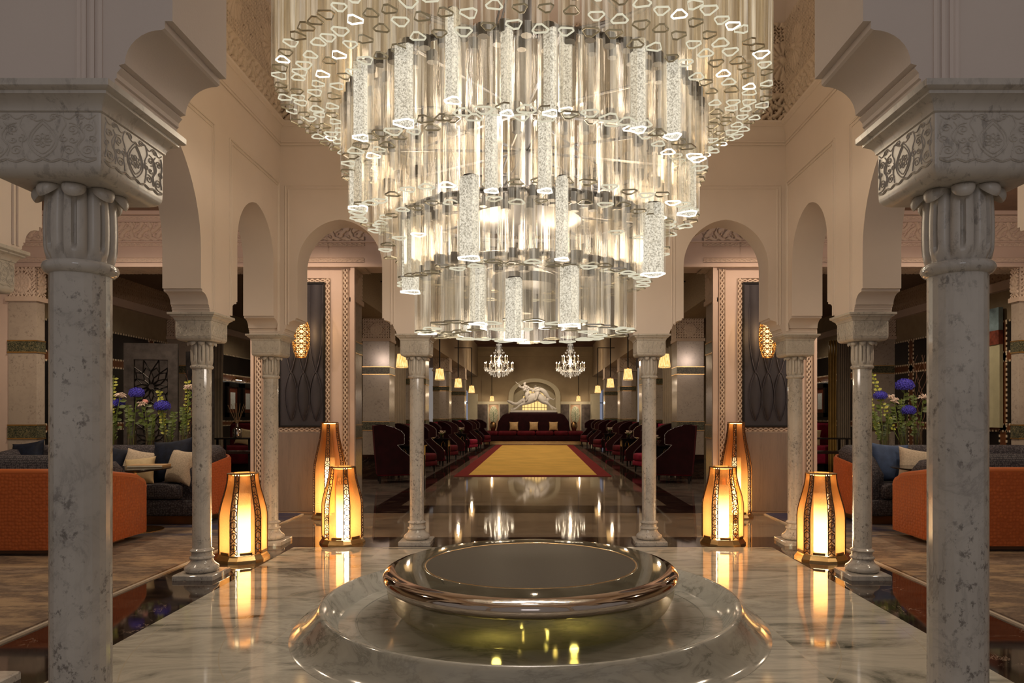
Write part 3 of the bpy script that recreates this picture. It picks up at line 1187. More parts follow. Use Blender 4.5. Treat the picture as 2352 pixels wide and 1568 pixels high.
col0 = make_column()
cols = [
    (FX[0], 2.13, 'tall grey marble column in the foreground, left of the fountain, its carved block almost black in shade'),
    (FX[1], 2.13, 'grey veined marble column in the foreground, standing to the right of the fountain'),
    (-S, 3.76, 'marble column cut by the picture edge, mostly its carved block behind the left foreground column'),
    (S, 3.76, 'marble column cut by the picture edge, mostly its carved block behind the right foreground column'),
    (-S, 6.46, 'white marble column between the orange sofa group with five vases and a short amber lantern'),
    (S, 6.46, 'white marble column between the short amber lantern and the orange sofa with three vases'),
    (-S, 8.14, 'corner marble column in front of the hanging silk artwork, a blue rug corner at its foot, left of the hall'),
    (S, 8.14, 'corner marble column in front of the silk artwork on the right of the hall'),
    (-1.365, 8.14, 'slim marble column at the hall entrance before the left row of burgundy wing chairs'),
    (1.365, 8.14, 'slim marble column at the hall entrance before the right row of burgundy wing chairs'),
]
for i, (x, y, lab) in enumerate(cols):
    if i == 0:
        col0.location = (x, y, 0)
        col0['label'] = lab
        col0['group'] = 'marble columns carrying the atrium arches'
    else:
        dup(col0, (x, y, 0), rz=(i % 4) * PI / 2, label=lab)

# ------------------------------------------------------------------ fountain
F0 = (0.0, 5.12)
ft = thing('fountain', 'round marble fountain basin with a polished disc spilling a sheet of water', 'fountain', (0, 5.12, 0))
prof = [(1.69, 0.001)] + [(1.69 - 0.19 * (k / 10) ** 0.75 * 1.0, 0.001 + 0.179 * (k / 10) ** 1.35) for k in range(1, 11)]
prof += [(1.485, 0.186), (1.470, 0.182), (1.375, 0.062), (1.37, 0.056)]
MB().lathe(prof, 128).build('basin', M['marble_basin'], ft, smooth=40)
MB().lathe([(1.372, 0.056), (1.256, 0.056), (1.252, 0.050), (1.244, 0.050), (1.240, 0.056), (0.02, 0.056)], 128, cap1=True).build('basin_floor', M['marble_basin'], ft, smooth=40)
disc = [(0.20, 0.270), (0.80, 0.268), (0.95, 0.272), (1.02, 0.285), (1.055, 0.305), (1.072, 0.335), (1.070, 0.362), (1.052, 0.385), (1.02, 0.400), (0.985, 0.408)]
MB().lathe(disc, 160, cap0=True).build('disc_rim', M['rim_metal'], ft, smooth=60)
MB().lathe([(0.985, 0.408), (0.90, 0.4125), (0.80, 0.4135), (0.782, 0.4135), (0.777, 0.410)], 160).build('disc_top', M['disc_top'], ft, smooth=60)
MB().lathe([(0.779, 0.4125), (0.772, 0.4145), (0.766, 0.411)], 160).build('inlay_ring', M['brass'], ft, smooth=60)
MB().lathe([(0.768, 0.411), (0.60, 0.4095), (0.3, 0.408), (0.02, 0.408)], 128, cap1=True).build('disc_bowl', M['disc_bowl'], ft, smooth=60)
MB().lathe([(1.045, 0.292), (1.035, 0.22), (1.0, 0.15), (0.95, 0.10), (0.88, 0.062)], 160).build('water_sheet', M['water'], ft, smooth=60)
MB().lathe([(0.30, 0.057), (0.30, 0.10), (0.26, 0.13), (0.26, 0.20), (0.34, 0.235), (0.34, 0.27)], 48, cap1=True).build('pedestal', M['chrome'], ft, smooth=40)
for (lx, ly) in ((-0.22, -0.62), (0.30, -0.36)):
    MB().lathe([(0.001, 0.262), (0.022, 0.262), (0.022, 0.27)], 16, c=(lx, ly, 0)).build('underwater_lamp', M['yellow_lamp'], ft)
    light('fountain_lamp_light', 'POINT', (lx, 5.12 + ly, 0.22), 0.8, (1.0, 0.80, 0.18), 0.03)


# ------------------------------------------------------------------ great chandelier
CX, CYc = -0.045, 5.12
ch = thing('chandelier', 'huge tiered chandelier of triangular glass tubes hanging over the fountain', 'chandelier', (CX, CYc, 0))


def tri_profile(s_):
    """truncated triangle"""
    pts = []
    for k in range(3):
        a = PI / 2 + 2 * PI * k / 3
        for d in (-0.30, 0.30):
            pts.append((s_ * 0.62 * math.cos(a + d), s_ * 0.62 * math.sin(a + d)))
    return pts


def tube_mb(b, cx, cy_, z0, ln, s_, rz, mi_w=0, mi_r=1, holder=True, lit=None):
    P = tri_profile(s_)
    ca, sa = math.cos(rz), math.sin(rz)
    P = [(x * ca - y * sa, x * sa + y * ca) for x, y in P]
    o_ = len(b.v)
    for z in (z0 + 0.004, z0 + ln):
        b.v.extend([(cx + x, cy_ + y, z) for x, y in P])
    for q in range(6):
        k_ = (q + 1) % 6
        b.f.append((o_ + q, o_ + k_, o_ + 6 + k_, o_ + 6 + q))
        b.m.append(7 if q % 2 == 0 else mi_w)
    if lit is not None:
        b.rings([[(cx + x * 0.86, cy_ + y * 0.86, z) for x, y in P] for z in (z0 + 0.01, z0 + ln)], lit, False, False)
    # solid rim at the lower edge
    t = 0.90
    o0 = [(cx + x * 1.01, cy_ + y * 1.01, z0) for x, y in P]
    o1 = [(cx + x * 1.01, cy_ + y * 1.01, z0 + 0.009) for x, y in P]
    i1 = [(cx + x * t, cy_ + y * t, z0 + 0.009) for x, y in P]
    i0 = [(cx + x * t, cy_ + y * t, z0) for x, y in P]
    b.rings([o0, o1, i1, i0, o0], mi_r, False, False)
    if holder:
        b.lathe([(s_ * 0.36, z0 + ln - 0.055), (s_ * 0.40, z0 + ln + 0.01)], 8, c=(cx, cy_, 0), mi=3, cap0=True, cap1=True)


tiers = [
    # a, b, z, length, size, spacing, is_top
    (1.70, 1.70, 3.70, 1.50, 0.080, 0.112, True),
    (1.59, 1.59, 3.675, 1.50, 0.078, 0.125, True),
    (1.48, 1.48, 3.64, 1.45, 0.080, 0.135, True),
    (1.37, 1.37, 3.60, 1.40, 0.078, 0.140, True),
    (1.26, 1.26, 3.20, 0.47, 0.092, 0.120, False),
    (1.12, 1.12, 3.23, 0.45, 0.085, 0.140, False),
    (1.22, 0.86, 2.93, 0.48, 0.095, 0.130, False),
    (1.06, 0.74, 2.86, 0.50, 0.085, 0.125, False),
    (1.02, 0.70, 2.69, 0.45, 0.085, 0.20, False),
    (0.88, 0.73, 2.46, 0.47, 0.095, 0.115, False),
    (0.72, 0.58, 2.50, 0.42, 0.085, 0.140, False),
    (0.74, 0.56, 2.11, 0.46, 0.118, 0.125, False),
    (0.56, 0.36, 2.085, 0.46, 0.118, 0.145, False),
]
tubes = []
for ti, (a, b_, z, ln, s_, spc, top) in enumerate(tiers):
    per = 2 * PI * math.sqrt((a * a + b_ * b_) / 2)
    n = int(per / spc)
    for k in range(n):
        th = 2 * PI * (k + 0.5 * (ti % 2)) / n
        x, y = a * math.cos(th), b_ * math.sin(th)
        if ti == 8 and abs(x) < 0.55:
            continue
        zz = z + rnd.uniform(-0.018, 0.018)
        rz = rnd.choice((0, PI)) + rnd.uniform(-0.25, 0.25) + PI
        tubes.append((x, y, zz, ln, s_ * rnd.uniform(0.9, 1.1), rz, top, ti))
# long lit tubes seen singly
lit = [
    # px, y_top, y_bot, width px, depth
    (1041, 25, 233, 36, 3.88), (1165, 70, 262, 30, 3.86), (1265, 70, 262, 34, 3.86), (1300, 75, 255, 30, 3.95), (830, 145, 318, 36, 4.25), (930, 110, 285, 48, 4.0),
    (1466, 95, 300, 36, 4.05), (1545, 145, 315, 38, 4.2), (1130, 245, 440, 32, 4.1), (1253, 255, 440, 34, 4.1), (1080, 408, 595, 50, 4.22), (1292, 408, 597, 32, 4.25),
    (1500, 470, 632, 50, 4.7), (945, 478, 672, 44, 4.9), (1182, 640, 782, 42, 4.45), (825, 350, 480, 44, 4.85), (1580, 350, 492, 44, 4.85), (1310, 610, 748, 48, 4.5), (1100, 610, 745, 40, 4.6),
]
CAMX = 0.04
order = sorted(range(len(tubes)), key=lambda i: (tubes[i][7] < 4, tubes[i][1]))
single = set(order[:96 - len(lit)])
joined = MB()
tm = [M['tube_glass'], M['rim_dim'], M['rim_glow'], M['holder'], M['tube_top'], M['rim_bright'], M['tube_lit'], M['tube_edge']]
for i, (x, y, zz, ln, s_, rz, top, ti) in enumerate(tubes):
    rr = rnd.random()
    ri = 1 if rr < 0.50 else (2 if rr < 0.94 else 5)
    wi = 4 if top else 0
    if i in single:
        b = MB()
        tube_mb(b, 0, 0, 0, ln, s_, rz, wi, ri, True)
        b.build('glass_tube', tm, ch, loc=(x, y, zz), fix=False)
    else:
        tube_mb(joined, x, y, zz, ln, s_, rz, wi, ri, not top)
o = joined.build('glass_tubes_outer', tm, ch, fix=False)
o['kind'] = 'stuff'
for (px, yt, yb, wpx, d) in lit:
    X = (px - 1232) / 1590 * d + CAMX - CX
    z0 = 1.5 + (953 - yb) * d / 1590
    z1 = 1.5 + (953 - yt) * d / 1590
    b = MB()
    tube_mb(b, 0, 0, 0, z1 - z0, wpx * d / 1590 * 0.95, PI / 2 + rnd.uniform(-0.3, 0.3), 0, 5, True, lit=6)
    q = b.build('lit_glass_tube', tm, ch, loc=(X, d - CYc, z0), fix=False)
    q['label'] = 'bright frosted glass tube lit from inside'
fr = MB()
for (a, b_, z) in ((1.62, 1.62, 5.22), (1.40, 1.40, 5.06), (1.22, 1.22, 3.69), (1.10, 0.80, 3.40), (0.85, 0.68, 2.955), (0.68, 0.50, 2.585)):
    fr.tube([(a * math.cos(2 * PI * k / 64), b_ * math.sin(2 * PI * k / 64), z) for k in range(64)], 0.018, 8, closed=True)
    for k in range(8):
        t = 2 * PI * k / 8 + 0.2
        fr.tube([(0, 0, z + 0.05), (a * math.cos(t), b_ * math.sin(t), z)], 0.010, 6)
fr.tube([(0, 0, 2.25), (0, 0, 7.0)], 0.05, 12)
fr.lathe([(0.16, 2.42), (0.24, 2.45), (0.24, 2.52), (0.16, 2.56)], 32, cap0=True, cap1=True)
fr.lathe([(0.30, 2.90), (0.42, 2.93), (0.42, 3.02), (0.30, 3.06)], 32, cap0=True, cap1=True)
fr.build('metal_frame', M['holder'], ch, smooth=40)

# ------------------------------------------------------------------ inner plane at y = 10.6: piers, art bays, entablature
Y1, Y2 = 10.6, 11.1
mb = MB()
for sx in (-1, 1):
    xa, xb = sorted((sx * 4.29, sx * 2.80))
    mb.b2(xa, xb, Y1 + 0.03, Y2, 0.0, 3.78)
xl, xr = -7.62, 7.40
mb.b2(-9.0, -8.03, Y1, Y2, 0, 3.78)
mb.b2(7.92, 9.0, Y1, Y2, 0, 3.78)
mb.b2(-9.0, 9.0, Y1 + 0.02, Y2, 3.775, 5.2)
struct(mb.build('wall_middle', M['plaster_pink']))
mb = MB()
mb.b2(-9.0, 9.0, Y1 - 0.05, Y1 + 0.03, 3.76, 3.80)
mb.b2(-9.0, 9.0, Y1 - 0.03, Y1 + 0.03, 3.80, 3.825)
mb.b2(-9.0, 9.0, Y1 - 0.01, Y1 + 0.03, 4.145, 4.165)
mb.b2(-9.0, 9.0, Y1 - 0.01, Y1 + 0.03, 4.455, 4.475)
mb.b2(-9.0, 9.0, Y1 - 0.04, Y1 + 0.03, 4.56, 4.62)
for sx in (-1, 1):
    # jamb edge moulding beside the art bay
    for x0, x1, dd in ((2.74, 2.80, 0.0), (4.29, 4.33, 0.0)):
        xa, xb = sorted((sx * x0, sx * x1))
        mb.b2(xa, xb, Y1 - 0.02, Y1 + 0.05, 0.0, 3.775)
struct(mb.build('trim_6', M['plaster_pink']))


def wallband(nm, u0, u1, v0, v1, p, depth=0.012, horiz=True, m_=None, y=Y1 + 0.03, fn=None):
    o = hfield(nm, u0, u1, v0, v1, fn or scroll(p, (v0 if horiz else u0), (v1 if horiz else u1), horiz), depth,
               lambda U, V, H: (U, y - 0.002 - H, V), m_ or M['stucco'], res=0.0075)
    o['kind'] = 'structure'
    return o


k = 7
for sx in (-1, 1):
    lo, hi = (-8.9, -2.6) if sx < 0 else (2.6, 8.9)
    for (z0, z1) in ((3.84, 3.91), (4.08, 4.15), (4.48, 4.55)):
        wallband('trim_%d' % k, lo, hi, z0, z1, 0.15, 0.03)
        k += 1
    o = wallband('trim_%d' % k, lo, hi, 4.17, 4.45, 0.2, 0.035, fn=arab(0.28))
    k += 1
    # bay borders
    a0, a1 = sorted((sx * 4.27, sx * 2.84))
    for (u0, u1, v0, v1, hz) in ((a0, a0 + 0.10, 0.36, 3.74, False), (a1 - 0.10, a1, 0.36, 3.74, False)):
        wallband('trim_%d' % k, u0, u1, v0, v1, 0.16, 0.024, horiz=hz)
        k += 1
    c0, c1 = a0 + 0.30, a1 - 0.30       # inner border (outer edge)
    for (u0, u1, v0, v1, hz) in ((c0 - 0.02, c0 + 0.07, 1.24, 3.60, False), (c1 - 0.07, c1 + 0.02, 1.24, 3.60, False), (c0, c1, 3.52, 3.60, True), (c0, c1, 1.24, 1.32, True)):
        wallband('trim_%d' % k, u0, u1, v0, v1, 0.16, 0.024, horiz=hz)
        k += 1
    # soffit of the great beam
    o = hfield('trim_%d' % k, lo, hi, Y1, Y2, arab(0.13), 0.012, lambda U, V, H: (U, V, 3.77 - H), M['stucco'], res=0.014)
    o['kind'] = 'structure'
    k += 1
    # stone dado panel
    mbp = MB().b2(c0 - 0.02, c1 + 0.02, Y1 - 0.0, Y1 + 0.03, 0.03, 1.235)
    o = mbp.build('trim_%d' % k, marble('brown_stone_dado_%d' % k, (0.24, 0.19, 0.16), (0.15, 0.115, 0.10), 4.0, 0.45, 0.8, False, (5, 1, 0.4)))
    o['kind'] = 'structure'
    k += 1
    # silk artwork: twisted folds
    side = 'left' if sx < 0 else 'right'
    art = thing('wall_hanging', 'tall charcoal silk artwork with three twisted folds on the wall %s' % ('behind the left corner column' if sx < 0 else 'behind the right corner column'), 'artwork', ((c0 + c1) / 2, Y1 + 0.01, 1.33), group='twisted silk wall hangings')
    hw = (c1 - c0) / 2 - 0.07
    b = MB().b2(-hw, hw, -0.006, 0.018, 0.0, 2.19)
    b.build('silk_panel', M['art_fabric'], art)
    b = MB()
    for x0, x1, z0, z1 in ((-hw - 0.012, -hw + 0.012, -0.01, 2.2), (hw - 0.012, hw + 0.012, -0.01, 2.2), (-hw, hw, -0.012, 0.012), (-hw, hw, 2.18, 2.204)):
        b.b2(x0, x1, -0.03, 0.015, z0, z1)
    b.build('frame', M['black_metal'], art)
    PZ = 0.83
    for q in range(3):
        xc = -0.16 + 0.19 * q

        def half(z):
            if z < PZ:
                return 0.006 + 0.085 * math.sin(PI * min(1, max(0, (PZ - z) / (PZ - 0.08)))) ** 0.8
            return 0.006 + 0.085 * math.sin(PI / 2 * min(1, (z - PZ) / 0.55)) ** 0.9
        rgs = []
        for i in range(71):
            z = 0.08 + 2.08 * i / 70
            wd = half(z)
            rgs.append([(xc + wd * c_, -0.008 - 0.035 * (1 - c_ * c_) * min(1, wd / 0.05), z) for c_ in (-1, -0.7, -0.35, 0, 0.35, 0.7, 1)])
        fo = MB().rings(rgs, 0, False, False, closed=False).build('twisted_fold', M['art_fabric'], art, smooth=60)
        e_ = MB()
        for sg in (-1, 1):
            e_.tube([(xc + sg * (1 if z < PZ else -1) * half(z) * 1.04, -0.022, z) for z in np.linspace(0.10, 1.9, 50)], [0.003 + 0.007 * math.exp(-((z - PZ) / 0.35) ** 2) for z in np.linspace(0.10, 1.9, 50)], 6)
        e_.build('fold_edge', M['silk_edge'], fo, smooth=60)


def pillar(name, x0, x1, y0, y1, zc=3.26, zt=3.77, base=0.57, side_lit=False):
    """square marble pillar with green bands, carved cap, black foot"""
    cx, cy_ = (x0 + x1) / 2, (y0 + y1) / 2
    hx, hy = (x1 - x0) / 2, (y1 - y0) / 2
    r = thing(name, None, None, (cx, cy_, 0), kind='structure')
    MB().b2(-hx, hx, -hy, hy, base, zc).build('shaft_panel', M['marble_wall'], r)
    MB().b2(-hx - 0.005, hx + 0.005, -hy - 0.005, hy + 0.005, 0, base).build('foot_block', M['floor_black'] if base > 0.4 else M['marble_wall'], r)
    for z0, z1 in ((2.47, 2.63), (1.15, 1.34)):
        MB().b2(-hx - 0.008, hx + 0.008, -hy - 0.008, hy + 0.008, z0, z1).build('mosaic_band', M['green'], r)
        e = MB()
        for z in (z0 - 0.008, z1 + 0.008):
            e.b2(-hx - 0.012, hx + 0.012, -hy - 0.012, hy + 0.012, z - 0.010, z + 0.010)
        e.build('gilt_edge', M['brass'], r)
    MB().b2(-hx, hx, -hy, hy, zc, zt).build('cap_core', M['stucco_plain'], r)
    MB().b2(-hx - 0.03, hx + 0.03, -hy - 0.03, hy + 0.03, zc - 0.02, zc + 0.05).build('cap_base_moulding', M['stucco_plain'], r)

    def capf(U, V):
        h = arab(0.12)(U, V) * 0.8
        rr = np.sqrt(U ** 2 + (V - (zc + zt) / 2) ** 2)
        th = np.arctan2(V - (zc + zt) / 2, U)
        st = np.where(rr < 0.03, 1.2, 0.4 + 0.8 * sstep(np.abs(np.cos(8 * th)), 0.3, 0.7))
        h = np.where(rr < 0.11, st, h)
        return np.where(np.abs(rr - 0.125) < 0.014, 1.2, h)
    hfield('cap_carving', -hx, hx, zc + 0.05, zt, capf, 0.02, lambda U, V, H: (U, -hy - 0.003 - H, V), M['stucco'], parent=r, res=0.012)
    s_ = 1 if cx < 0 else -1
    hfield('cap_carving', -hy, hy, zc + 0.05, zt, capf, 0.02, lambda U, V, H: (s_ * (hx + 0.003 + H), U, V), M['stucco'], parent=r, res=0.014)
    return r


def wp(name, *a, **k_):
    return pillar(name, *a, **k_)


# marble jambs of the wide opening
for sx, nm in ((-1, 'pillar_jamb'), (1, 'pillar_jamb')):
    xa, xb = sorted((sx * 2.80, sx * 2.76))
    pillar(nm, xa, xb, Y1 + 0.06, Y2, base=0.2)
pillar('pillar_lounge', -8.03, -7.60, Y1 - 0.02, Y1 + 0.16, base=0.05)
pillar('pillar_lounge', 7.42, 7.92, Y1 - 0.02, Y1 + 0.16, base=0.05)
pillar('pillar_lounge', -8.44, -7.85, 15.9, 16.5, base=0.05)
pillar('pillar_lounge', 7.6, 8.29, 15.9, 16.5, base=0.05)
for (ya, yb) in ((16.3, 16.9), (21.6, 22.3), (27.4, 28.2), (33.4, 34.2)):
    pillar('pillar_salon', -4.05, -3.42, ya, yb)
    pillar('pillar_salon', 3.35, 3.98, ya, yb)

# salon beams, ceiling, back wall
mb = MB()
mb.b2(-4.05, -3.40, Y2, 41, 3.77, 5.6)
mb.b2(3.33, 3.98, Y2, 41, 3.77, 5.6)
struct(mb.build('wall_salon_beams', simple('textured_beam', (0.34, 0.26, 0.17), 0.9, var=0.2, nscale=40, bmp=0.8, bscale=60)))
struct(MB().b2(-4.1, 4.1, Y2, 41, 5.58, 5.7).build('ceiling_salon', M['dark_wood_ceiling']))
struct(MB().b2(-9, -4.05, Y2, 41, 4.3, 4.4).b2(3.98, 9, Y2, 41, 4.3, 4.4).b2(-9, -3.26, 1.5, Y1, 4.62, 4.7).b2(3.26, 9, 1.5, Y1, 4.62, 4.7).build('ceiling_lounge', M['brown_ceiling']))
YW = 40.8
# back wall with three arches (polygon outline from below)


def seg_arch(c, hw_, zs, zt_, n=16):
    pts = []
    for i in range(n + 1):
        a = PI * i / n
        pts.append((c - hw_ * math.cos(a), zs + (zt_ - zs) * math.sin(a)))
    return pts


bw = [(-6.0, 5.6), (-6.0, 0.0), (-4.75, 0.0)] + seg_arch(-4.35, 0.4, 2.6, 3.1) + [(-3.95, 0.0)]
bw += [(-1.30, 0.0)] + seg_arch(-0.07, 1.23, 2.65, 3.45) + [(1.16, 0.0)]
bw += [(3.78, 0.0)] + seg_arch(4.18, 0.4, 2.6, 3.1) + [(4.58, 0.0), (6.0, 0.0), (6.0, 5.6)]
struct(MB().poly(bw, 'xz', YW, YW + 0.5).build('wall_salon_back', M['taupe'], smooth=25))
mb = MB()
# niche surround
ring_o = [(-1.60, 1.3)] + seg_arch(-0.07, 1.53, 2.62, 3.66) + [(1.46, 1.3)]
ring_i = [(1.16, 1.3)] + seg_arch(-0.07, 1.23, 2.65, 3.45)[::-1] + [(-1.30, 1.3)]
mb.poly(ring_o + ring_i, 'xz', YW - 0.12, YW)
mb.b2(-3.45, -1.60, YW - 0.06, YW, 2.14, 2.30)
mb.b2(1.46, 3.25, YW - 0.06, YW, 2.14, 2.30)
mb.b2(-4.0, -3.4, YW - 0.04, YW, 0.0, 2.75)
mb.b2(3.22, 3.78, YW - 0.04, YW, 0.0, 2.75)
struct(mb.build('trim_80', M['cream'], smooth=25))
mb = MB()
mb.b2(-3.4, 3.4, YW - 0.10, YW, 4.95, 5.58).b2(-3.4, 3.4, YW - 0.16, YW, 5.2, 5.3).b2(-3.4, 3.4, YW - 0.2, YW, 5.42, 5.58)
struct(mb.build('trim_81', M['taupe']))
struct(MB().b2(-3.4, 3.4, 40.3, YW, 5.50, 5.58).build('trim_82', M['dark_wood_ceiling']))
mb = MB()
for (x0, x1) in ((-3.42, -2.83), (-2.12, -1.62), (1.48, 1.98), (2.69, 3.22)):
    mb.b2(x0, x1, YW - 0.05, YW, 0.3, 2.14)
struct(mb.build('trim_83', M['stone_panel']))
for x0, x1, s_ in ((-2.83, -2.12, 'left'), (1.98, 2.69, 'right')):
    t = thing('tile_panel', 'ceramic tile panel with a green tree design on the far wall, %s of the statue' % s_, 'tile panel', ((x0 + x1) / 2, YW - 0.05, 0.6), group='tree tile panels beside the statue')
    hw = (x1 - x0) / 2
    MB().b2(-hw + 0.06, hw - 0.06, -0.02, 0.03, 0, 1.5).build('tile_face', M['tile_panel'], t)
    MB().b2(-hw, -hw + 0.06, -0.04, 0.03, 0, 1.55).b2(hw - 0.06, hw, -0.04, 0.03, 0, 1.55).build('frame', M['cream'], t)
    light('tile_spot', 'SPOT', ((x0 + x1) / 2, YW - 0.5, 2.4), 16, (1, 0.9, 0.7), 0.03, spot=70, target=((x0 + x1) / 2, YW, 1.3))
# windows beyond the arches
g = thing('window_1', None, None, (-0.07, YW + 0.45, 0), kind='structure')
MB().poly([(-0.80, 1.5)] + seg_arch(0, 0.72, 2.3, 3.1) + [(0.80, 1.5)], 'xz', 0.0, 0.03).build('pane', M['window_glow'], g)
b = MB()
b.poly([(-1.25, 1.3)] + seg_arch(0, 1.25, 2.65, 3.5) + [(1.25, 1.3), (0.72, 1.3)] + seg_arch(0, 0.72, 2.3, 3.1)[::-1] + [(-0.72, 1.3)], 'xz', -0.03, 0.0)
b.build('window_frame', M['cream'], g)
b = MB()
for i in range(-3, 4):
    b.b2(i * 0.2 - 0.012, i * 0.2 + 0.012, -0.05, -0.03, 1.4, 2.9)
for i in range(4):
    b.b2(-0.72, 0.72, -0.05, -0.03, 1.6 + i * 0.35, 1.62 + i * 0.35)
b.build('glazing_bars', M['black_metal'], g)
for c_, nm in ((-4.35, 'window_2'), (4.18, 'window_3')):
    g = thing(nm, None, None, (c_, YW + 0.4, 0), kind='structure')
    MB().poly([(-0.5, 0.0)] + seg_arch(0, 0.5, 2.6, 3.2) + [(0.5, 0.0)], 'xz', 0, 0.03).build('pane', M['window_blue'], g)
    b = MB()
    for i in range(-1, 2):
        b.b2(i * 0.2 - 0.015, i * 0.2 + 0.015, -0.04, -0.01, 0, 3.1)
    b.b2(-0.5, 0.5, -0.04, -0.01, 2.2, 2.25)
    b.build('glazing_bars', M['black_metal'], g)

# lounge outer walls with ebony panels
for sx, X in ((-1, -8.45), (1, 8.30)):
    side = 'left' if sx < 0 else 'right'
    Y3 = 24.0
    def px_(d, z0, z1, y0, y1, b, mi=0):
        a, c_ = sorted((X, X - sx * d))
        b.b2(a, c_, y0, y1, z0, z1, mi)
    b = MB()
    b.b2(min(X, X + sx * 0.2), max(X, X + sx * 0.2), 2.0, Y3, 0, 4.7)
    struct(b.build('wall_lounge_%s' % side, M['lounge_wall']))
    b = MB()
    px_(0.10, 3.69, 3.85, Y2, Y3, b)
    px_(0.06, 4.35, 4.42, Y2, Y3, b)
    struct(b.build('trim_9%d' % (sx + 2), M['plaster_pink']))
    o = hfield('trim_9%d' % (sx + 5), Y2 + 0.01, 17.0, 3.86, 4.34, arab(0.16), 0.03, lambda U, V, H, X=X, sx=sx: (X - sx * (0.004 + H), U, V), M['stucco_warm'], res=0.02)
    o['kind'] = 'structure'
    b = MB()
    px_(0.03, 0.0, 3.17, Y2, Y3, b, 0)
    for z0, z1 in ((2.45, 2.61), (1.22, 1.34)):
        px_(0.036, z0, z1, Y2, Y3, b, 1)
    for yy in (15.2, 20.7, 12.2):
        px_(0.036, 0.0, 3.17, yy - 0.08, yy + 0.08, b, 1)
    # ivory dashes
    def dashes_h(z, y0, y1):
        y = y0
        while y < y1:
            px_(0.041, z - 0.018, z + 0.018, y, y + 0.045, b, 2)
            y += 0.09
    for z in (3.15, 2.45, 2.61, 1.22, 1.34):
        dashes_h(z, Y2, 21.5)
    for yy in (15.11, 15.29, 20.61, 20.79, 12.11, 12.29):
        z = 0.3
        while z < 3.14:
            px_(0.041, z, z + 0.045, yy - 0.018, yy + 0.018, b, 2)
            z += 0.09
    struct(b.build('wall_panelling_%s' % side, [M['ebony'], M['brown_strip'], M['ivory_inlay']]))
    struct(MB().b2(min(sx * 4.1, sx * 9), max(sx * 4.1, sx * 9), 24.0, 24.1, 0, 4.4).build('wall_far_%s' % side, M['taupe']))

# door with curtain on the right panelling, blue glazed door on the left
g = thing('door_1', None, None, (8.25, 12.60, 0), kind='structure')
MB().b2(-0.06, 0.0, -0.42, 0.62, 1.28, 2.75).build('pale_wall_beyond', simple('pale_green_wall', (0.50, 0.48, 0.32), 0.8), g)
MB().b2(-0.10, -0.02, 0.02, 0.14, 0.2, 2.62).build('door_frame', M['black_metal'], g)
MB().b2(-0.09, -0.02, 0.14, 0.30, 0.2, 2.60).build('white_blind', simple('white_blind', (0.75, 0.72, 0.70), 0.7), g)
MB().b2(-0.08, 0.0, -0.42, 0.62, 2.75, 3.0).build('painted_lintel', simple('red_painted_lintel', (0.20, 0.05, 0.03), 0.5, var=0.6, nscale=12), g)
MB().b2(-0.08, 0.0, -0.42, 0.62, 3.0, 3.4).build('tinted_transom', simple('blue_grey_transom', (0.25, 0.36, 0.42), 0.3, var=0.4, nscale=5), g)
g = thing('door_2', None, None, (-8.38, 12.1, 0), kind='structure')
MB().b2(-0.0, 0.05, -0.08, 0.10, 0.2, 2.6).build('pane', simple('blue_mosaic_glass', (0.20, 0.32, 0.42), 0.2, var=0.5, nscale=40), g)

# pictures with brass lamps on the panelling
PIC = []
for sx, X in ((-1, -8.41), (1, 8.26)):
    for (yc, wd, n_) in ((19.2, 0.82, 0), (20.2, 0.82, 1)) if sx < 0 else ((20.0, 0.9, 0),):
        which = ('framed print in dark mahogany on the left lounge panelling, %s' % ('nearer the taupe curtain' if n_ == 0 else 'nearer the carved doorway border')) if sx < 0 else 'framed print in dark mahogany beside the gold curtain in the right lounge'
        t = thing('framed_picture', which, 'picture', (X, yc, 1.45), group='framed prints under brass picture lamps')
        q = -sx
        def bx(y0, y1, z0, z1, d0, d1, m_, nm):
            a, c_ = sorted((q * d0, q * d1))
            return MB().b2(a, c_, y0, y1, z0, z1).build(nm, m_, t)
        h = 0.95
        b = MB()
        for y0, y1, z0, z1 in ((-wd / 2, -wd / 2 + 0.12, 0, h), (wd / 2 - 0.12, wd / 2, 0, h), (-wd / 2, wd / 2, 0, 0.12), (-wd / 2, wd / 2, h - 0.12, h)):
            a, c_ = sorted((0, q * 0.07))
            b.b2(a, c_, y0, y1, z0, z1)
        b.build('frame', M['black_lacquer'], t)
        bx(-wd / 2 + 0.1, wd / 2 - 0.1, 0.1, h - 0.1, 0, 0.03, M['mahogany'], 'mount')
        bx(-0.15, 0.15, 0.22, 0.68, 0.03, 0.035, M['picture_white'], 'print')
        l_ = thing('picture_lamp', 'brass tube lamp above the mahogany framed print %s' % (('by the taupe curtain' if n_ == 0 else 'by the carved border') if sx < 0 else 'of the right lounge'), 'lamp', (X, yc, 2.45), group='brass picture lamps')
        MB().tube([(q * 0.20, -0.2, 0.05), (q * 0.20, 0.2, 0.05)], 0.03, 10).build('lamp_tube', M['brass'], l_, smooth=50)
        MB().tube([(0, 0, 0.0), (q * 0.08, 0, 0.12), (q * 0.20, 0, 0.06)], 0.008, 6).build('arm', M['brass'], l_, smooth=50)
        MB().b2(min(q * 0.185, q * 0.205), max(q * 0.185, q * 0.205), -0.17, 0.17, 0.015, 0.022).build('bulb', M['picture_glow'], l_)


